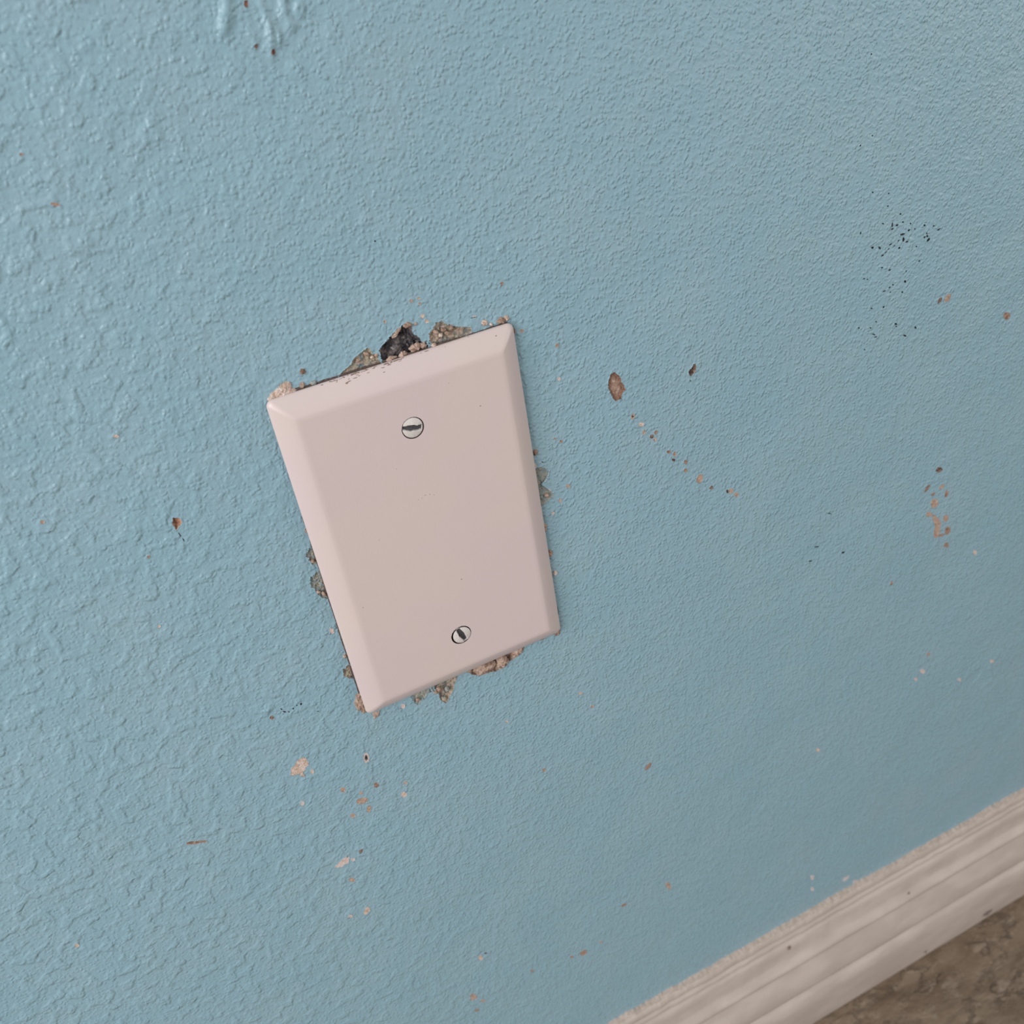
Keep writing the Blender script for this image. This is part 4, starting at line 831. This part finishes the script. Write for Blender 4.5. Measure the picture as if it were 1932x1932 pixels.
def joined(name, polys, mat, high, parent, label=None):
    """Many tiny marks past picking apart: one part."""
    V, F = [], []
    rg = np.random.default_rng(3)
    for poly in polys:
        P_ = np.asarray(poly, float)
        c = P_.mean(0)
        h0 = float(surf(*c)[0])
        n = len(P_)
        b = len(V)
        P_ = c + (P_ - c) * rg.uniform(0.75, 1.2, (n, 1))
        for q in P_:
            V.append((q[0] * MM, -(h0 - 0.05) * MM, (q[1] + PLATE_Z) * MM))
        for q in P_:
            u = c + (q - c) * rg.uniform(0.55, 1.0)
            V.append((u[0] * MM, -(h0 + high) * MM, (u[1] + PLATE_Z) * MM))
        V.append((c[0] * MM, -(h0 + high * 1.2) * MM, (c[1] + PLATE_Z) * MM))
        for i in range(n):
            j = (i + 1) % n
            F += [(b + i, b + j, b + n + j, b + n + i), (b + n + i, b + n + j, b + 2 * n)]
    o = build(name, V, F, [mat], parent)
    o['kind'] = 'stuff'
    if label:
        o['label'] = label
    return o
joined('grime_and_shadow_speck', SPECKS, M_SPECK, 0.05, wall, 'tiny black grime specks on the blue paint and painted gap shadow by the plate')

def grime_shadow_line():
    """Dark dirt and painted gap shadow in the joint between plate and wall, of uneven width."""
    V, F = [], []
    w, h = 39.1, 62.6
    runs = [((1.6 - w, h), (w - 1.6, h), 0, 1, 0.50), ((w, h - 1.6), (w, 1.6 - h), 1, 0, 0.26), ((w - 1.6, -h), (1.6 - w, -h), 0, -1, 0.26), ((-w, 1.6 - h), (-w, h - 1.6), -1, 0, 0.30)]
    for k, (p0, p1, ox, oz, wd) in enumerate(runs):
        L = math.hypot(p1[0] - p0[0], p1[1] - p0[1])
        n = int(L / 0.35)
        b = len(V)
        t = np.arange(n + 1) / n
        x, z = p0[0] + (p1[0] - p0[0]) * t, p0[1] + (p1[1] - p0[1]) * t
        d = wd * (0.1 + 1.5 * np.clip(fbm(x + z, x - z, 3.0, k + 3, 3) - 0.30, 0, 1) + 0.5 * (vnoise(x + z, x - z, 0.6, k) - 0.3))
        xo, zo = x + ox * d, z + oz * d
        xi, zi = x - ox * 1.2, z - oz * 1.2
        for xx, zz, e in ((xi, zi, 0.07), (xo - ox * 0.1, zo - oz * 0.1, 0.07), (xo, zo, -0.06)):
            hh = surf(xx, zz) + e
            V += [(a * MM, -c * MM, (q + PLATE_Z) * MM) for a, c, q in zip(xx, hh, zz)]
        for l in range(2):
            for i in range(n):
                a = b + l * (n + 1) + i
                F.append((a, a + 1, a + n + 2, a + n + 1))
    o = build('grime_shadow_line', V, F, [M_JOINT], wall)
    o['label'] = 'dark line of dirt and painted gap shadow round the edge of the wall plate'
M_JOINT = plain('joint_grime_and_shadow', (0.16, 0.12, 0.105), 0.9, 0.2, 0.0, 1.5, 0.5)  # one dark tone for dirt and for shadow in the gap
grime_shadow_line()


# ------------------------------------------------------------------ the wall plate
PW, PH, PD = 78.2, 125.2, 5.7
plate = bpy.data.objects.new('wall_plate', None)
COL.objects.link(plate)
plate.empty_display_size = 0.02
plate.location = (0, 0, PLATE_Z * MM)
plate.rotation_euler = (0, -0.0069, 0)
plate['label'] = 'blank almond plastic wall plate with two slotted screws on the blue wall'
plate['category'] = 'wall plate'

def rrect(inset, r, n=7):
    w, h = PW / 2 - inset, PH / 2 - inset
    o = []
    for sx, sz, a0 in ((1, 1, 0), (-1, 1, 90), (-1, -1, 180), (1, -1, 270)):
        for k in range(n):
            a = math.radians(a0 + 90 * k / (n - 1))
            o.append((sx * (w - r) + r * math.cos(a), sz * (h - r) + r * math.sin(a)))
    return o

SCREWS = ((0.0, 41.65), (0.0, -41.65))
HOLE_R = (3.62, 3.78)
COVER_PROFILE = [(1.6, 0.75, 1.2), (0.25, 0.62, 2.0), (0.05, 0.8, 2.1), (0.0, 1.2, 2.1), (0.12, 1.6, 2.05), (0.5, 2.05, 1.9), (1.2, 2.65, 1.6), (2.3, 3.45, 1.4),
    (3.5, 4.28, 1.2), (4.6, 4.92, 1.0), (5.5, 5.36, 0.95), (6.0, 5.56, 0.9), (6.4, 5.66, 0.85), (7.4, PD, 0.8)]
def make_cover():
    prof = COVER_PROFILE
    V, F = [], []
    n = None
    for ins, h, r in prof:
        ring = rrect(ins, r)
        n = len(ring)
        V += [(x, -h, z) for x, z in ring]
    for k in range(len(prof) - 1):
        for i in range(n):
            j = (i + 1) % n
            F.append((k * n + i, k * n + j, (k + 1) * n + j, (k + 1) * n + i))
    last = (len(prof) - 1) * n
    # flat face: triangulated between the outline and the two screw holes by mathutils
    from mathutils.geometry import delaunay_2d_cdt
    outer = [Vector((V[last + i][0], V[last + i][2])) for i in range(n)]
    pts = list(outer)
    edges = [(i, (i + 1) % n) for i in range(n)]
    K = 40
    for (cx, cz), hr in zip(SCREWS, HOLE_R):
        b = len(pts)
        pts += [Vector((cx + hr * math.cos(2 * math.pi * q / K), cz + hr * math.sin(2 * math.pi * q / K))) for q in range(K)]
        edges += [(b + q, b + (q + 1) % K) for q in range(K)]
    pv, pe, pf, _, _, _ = delaunay_2d_cdt(pts, edges, [], 1, 1e-5)
    b = len(V)
    V += [(v.x, -PD, v.y) for v in pv]
    fmat = [0] * len(F)
    for f in pf:
        m = sum((pv[i] for i in f), Vector((0, 0))) / len(f)
        if any((m - Vector(s)).length < hr * 0.985 for s, hr in zip(SCREWS, HOLE_R)):
            continue
        F.append(tuple(b + i for i in f))
        fmat.append(0)
    # countersunk holes
    for (cx, cz), hr in zip(SCREWS, HOLE_R):
        rings = [(hr, PD), (hr - 0.03, PD - 0.06), (hr - 0.22, PD - 0.9), (hr - 1.5, PD - 2.4), (1.2, PD - 2.5)]
        b = len(V)
        for r, h in rings:
            V += [(cx + r * math.cos(2 * math.pi * q / K), -h, cz + r * math.sin(2 * math.pi * q / K)) for q in range(K)]
        for k in range(len(rings) - 1):
            for q in range(K):
                F.append((b + k * K + q, b + k * K + (q + 1) % K, b + (k + 1) * K + (q + 1) % K, b + (k + 1) * K + q))
                fmat.append(0 if k == 0 else 1)
        F.append(tuple(b + (len(rings) - 1) * K + q for q in range(K)))
        fmat.append(1)
    V = [(x * MM, y * MM, z * MM) for x, y, z in V]
    return build('cover', V, F, [M_PLATE, M_HOLE], plate, (0, 0, 0), True, fmat)
make_cover()

def make_screw(cx, cz, slot_deg, dx, dz, seed):
    """Slotted oval head; the slot is cut into the dome and worn to bare steel."""
    R0, K, M = 3.26, 96, 34
    ca, sa = math.cos(math.radians(slot_deg)), math.sin(math.radians(slot_deg))
    V, F, fm = [], [], []
    rr = np.linspace(0.0, 1.0, M + 1)[1:] * R0
    rad = np.concatenate([rr, [R0 + 0.02, R0 - 0.25, R0 - 1.3]])
    ang = np.arange(K) * 2 * np.pi / K
    X = rad[:, None] * np.cos(ang)[None]
    Z = rad[:, None] * np.sin(ang)[None]
    U, W = X * ca + Z * sa, -X * sa + Z * ca
    half = 0.64 + 0.30 * np.clip(1 - np.abs(U + 0.3) / 2.6, 0, 1) + 0.34 * (vnoise(U, W, 0.9, seed) - 0.5)
    half = np.clip(half, 0.28, 1.3)
    dome = 0.10 + 0.55 * (1 - (np.clip(rad, 0, R0) / R0) ** 2)[:, None] + 0 * X
    s = np.clip((np.abs(W) - half) / 0.12, 0, 1)
    H = dome - (1 - s) * 0.85
    H[M:] = np.array([-0.15, -0.8, -2.2])[:, None]
    V = [(0, -(0.65 - 0.85) * MM, 0)]
    for k in range(len(rad)):
        for q in range(K):
            V.append((X[k, q] * MM, -H[k, q] * MM, Z[k, q] * MM))
    slotv = np.concatenate([[True], (s < 0.55).ravel()])
    for q in range(K):
        F.append((0, 1 + q, 1 + (q + 1) % K))
    for k in range(len(rad) - 1):
        for q in range(K):
            a, b = 1 + k * K + q, 1 + k * K + (q + 1) % K
            F.append((a, b, b + K, a + K))
    hf = [[f for f in F if all(slotv[i] for i in f) and max(f) < 1 + M * K], []]
    ss = set(hf[0])
    hf[1] = [f for f in F if f not in ss]
    def sub(faces):
        ids = sorted({i for f in faces for i in f})
        mp = {v: k for k, v in enumerate(ids)}
        return [V[i] for i in ids], [tuple(mp[i] for i in f) for f in faces]
    v1, f1 = sub(hf[1])
    head = build('screw', v1, f1, [M_SCREW], plate, ((cx + dx) * MM, -(PD - 0.18) * MM, (cz + dz) * MM))
    v0, f0 = sub(hf[0])
    sl = build('slot', v0, f0, [M_SLOT], head)
    sl['label'] = 'dark worn screwdriver slot'
    return head
s1 = make_screw(0.0, 41.65, -14.0, -0.03, 0.03, 1)
s1['label'] = 'upper screw with its slot nearly level'
s2 = make_screw(0.0, -41.65, -72.0, 0.24, -0.26, 5)
s2['label'] = 'lower screw with its slot nearly upright'

def plate_marks(name, marks, mat, label):
    V, F = [], []
    rg = np.random.default_rng(8)
    for x, z, h0, rx, rz in marks:
        b, n = len(V), 8
        for q in range(n):
            a = 2 * math.pi * q / n
            k = rg.uniform(0.7, 1.2)
            V.append(((x + rx * k * math.cos(a)) * MM, -(h0 - 0.05) * MM, (z + rz * k * math.sin(a)) * MM))
        V.append((x * MM, -(h0 + 0.10) * MM, z * MM))
        F += [(b + q, b + (q + 1) % n, b + n) for q in range(n)]
    o = build(name, V, F, [mat], plate)
    o['kind'] = 'stuff'
    o['label'] = label
    return o
plate_marks('grey_speck', [(22.5, 41.2, PD, .45, .3), (4.45, -18.8, PD, .4, .5), (-30.0, -14.5, PD, .3, .35), (-2.3, 17.1, PD, .3, .2), (-1.1, 17.7, PD, .5, .18),
    (0.4, 17.4, PD, .3, .2), (1.7, 16.6, PD, .25, .2), (-3.6, 16.9, PD, .25, .2), (-8.0, 30.1, PD, .2, .2), (14, 52, PD, .25, .2), (-19, 8, PD, .2, .25)],
    M_GREYMARK, 'faint grey specks on the almond face')
crust = []
_r = np.random.default_rng(4)
for k in range(80):
    x = _r.uniform(-20, 3) if k < 66 else _r.uniform(-30, 25)
    d = _r.uniform(0.0, 0.35) if k % 5 else _r.uniform(0.2, 0.9)
    crust.append((x, PH / 2 - d, 0, _r.uniform(.2, .7), _r.uniform(.08, .2)))
crust += [(-15.4, 60.9, 2.45, .55, .4), (-14.6, 61.2, 2.35, .7, .2), (-12.6, 61.5, 2.2, .9, .18), (-11.2, 61.7, 2.05, .5, .16), (32.4, 60.6, 2.6, .3, .3), (-4.0, 60.7, 2.5, .5, .18)]
crust = [(x, z, float(np.interp(PH / 2 - z, [q[0] for q in COVER_PROFILE[3:]], [q[1] for q in COVER_PROFILE[3:]])), a, b) for x, z, _h, a, b in crust]
plate_marks('dirt_crust', crust, M_CRUST, 'brown dirt along the top edge')

# ------------------------------------------------------------------ baseboard and floor
BASE_TOP = 101.5
def make_baseboard():
    prof = [  # (distance from the wall, height) from the floor up
        (12.3, 0.0), (12.6, 1.5), (13.4, 18.0), (13.7, 28.0), (13.3, 32.0), (12.4, 35.6), (11.0, 37.8), (8.6, 38.7), (8.2, 39.5), (10.2, 40.3), (11.2, 41.6),
        (11.3, 44.0), (10.8, 48.0), (9.6, 53.0), (7.2, 58.5), (5.0, 63.0), (3.8, 66.0), (3.9, 67.6), (7.2, 68.4), (9.8, 69.6), (10.3, 71.6), (9.2, 73.6),
        (7.0, 75.2), (6.3, 77.5), (5.6, 84.0), (5.2, 87.6), (4.6, 88.6), (2.4, 89.3), (2.4, 90.0), (4.3, 90.7), (4.6, 91.4), (4.3, 92.6), (4.0, 93.4), (2.2, 94.0), (2.2, 94.6), (3.6, 95.3), (3.8, 96.2),
        (3.3, 98.4), (2.6, 100.0), (1.6, 101.2), (-1.0, 102.0)]
    xs = axis((-1500, 0, 75), (0, 380, 0.6), (380, 1500, 70))
    pr = np.array(prof)
    X = np.repeat(xs[:, None], len(pr), 1)
    Y = np.repeat(pr[None, :, 0], len(xs), 0)
    Z = np.repeat(pr[None, :, 1], len(xs), 0)
    w = np.clip((Z - 62) / 40, 0, 1)
    Y = Y + w * 0.7 * (vnoise(X, Z, 5.0, 3) - 0.5) + np.clip(1 - np.abs(Z - 76) / 9, 0, 1) * 0.9 * (fbm(X, Z, 9.0, 6) - 0.5) + 0.25 * (vnoise(X, Z, 30, 8) - 0.5)
    top = np.clip((Z - 95) / 6, 0, 1)
    Z = Z + top * (1.2 * (vnoise(X, 0 * X, 9.0, 13) - 0.5) + 1.1 * (vnoise(X, Y * 1.5, 2.6, 15) - 0.5) + 1.0 * (vnoise(X, Y * 1.5, 0.9, 19) - 0.5))
    Y = Y + top * 0.7 * (vnoise(X, Z, 1.7, 23) - 0.5)
    nx, nprof = X.shape
    co = np.stack([X, -Y, Z], -1).reshape(-1, 3) * MM
    F, fm = [], []
    for i in range(nx - 1):
        for k in range(nprof - 1):
            a = i * nprof + k
            F.append((a, a + nprof, a + nprof + 1, a + 1))
            fm.append(1 if prof[k][1] >= 100 else 0)
    o = build('baseboard_back', co, F, [M_TRIM, M_CAULK], None, (0, 0, 0), True, fm)
    o['kind'] = 'structure'
    o['label'] = 'worn off-white moulded baseboard under the blue wall'
    return o
board = make_baseboard()

def board_mark(x, z, y, rx, rz, lean, mat, name, label):
    n = 10
    rg = np.random.default_rng(int(x * 7) % 97)
    V, F = [], []
    for lvl, (k0, dy) in enumerate(((1.0, -0.3), (0.75, 0.22), (0.35, 0.3))):
        for q in range(n):
            a = 2 * math.pi * q / n
            k = k0 * rg.uniform(0.8, 1.2)
            u, v = rx * k * math.cos(a), rz * k * math.sin(a)
            V.append(((u + v * lean) * MM, -dy * MM, v * MM))
    for l in range(2):
        for q in range(n):
            F.append((l * n + q, l * n + (q + 1) % n, (l + 1) * n + (q + 1) % n, (l + 1) * n + q))
    F.append(tuple(2 * n + q for q in range(n)))
    o = build(name, V, F, [mat], board, (x * MM, -y * MM, z * MM))
    o['label'] = label
    return o
M_MARK = plain('brown_scuff', (0.28, 0.205, 0.185), 0.8, 0.2, 0.0, 0.8, 0.3)
board_mark(237.0, 72.8, 8.1, 1.5, 2.6, -0.15, M_MARK, 'scuff', 'dark brown nick on the moulded ledge')
board_mark(305.6, 8.0, 13.85, 3.6, 1.5, 0.5, M_MARK, 'scuff', 'dark brown scuff near the floor')
board_mark(149.0, 85.6, 5.9, 1.1, 1.6, -0.1, M_MARK, 'scuff', 'small brown spot on the upper flat')
board_mark(252.8, 7.0, 13.85, 0.8, 1.2, 0.0, M_MARK, 'scuff', 'small brown spot low on the board')

def make_floor_mesh():
    xs = axis((-1500, 120, 120), (120, 480, 2.0), (480, 1500, 100))
    ys = axis((-2000, -200, 120), (-200, 0, 2.0))
    X, Y = np.meshgrid(xs, ys)
    fine = ((X > 110) & (X < 490) & (Y > -210)).astype(float)
    H = fine * (0.9 * (fbm(X * 0.7 + Y * 0.7, Y * 0.7 - X * 0.7, 22, 2, 4) - 0.5)) - 0.35
    co = np.stack([X, Y, H], -1).reshape(-1, 3) * MM
    nx, ny = len(xs), len(ys)
    idx = np.arange(nx * ny).reshape(ny, nx)
    F = np.stack([idx[:-1, :-1], idx[:-1, 1:], idx[1:, 1:], idx[1:, :-1]], -1).reshape(-1, 4).tolist()
    o = build('floor', co, F, [M_FLOOR])
    o['kind'] = 'structure'
    o['label'] = 'brown stone-look vinyl floor below the baseboard'
    return o
make_floor_mesh()
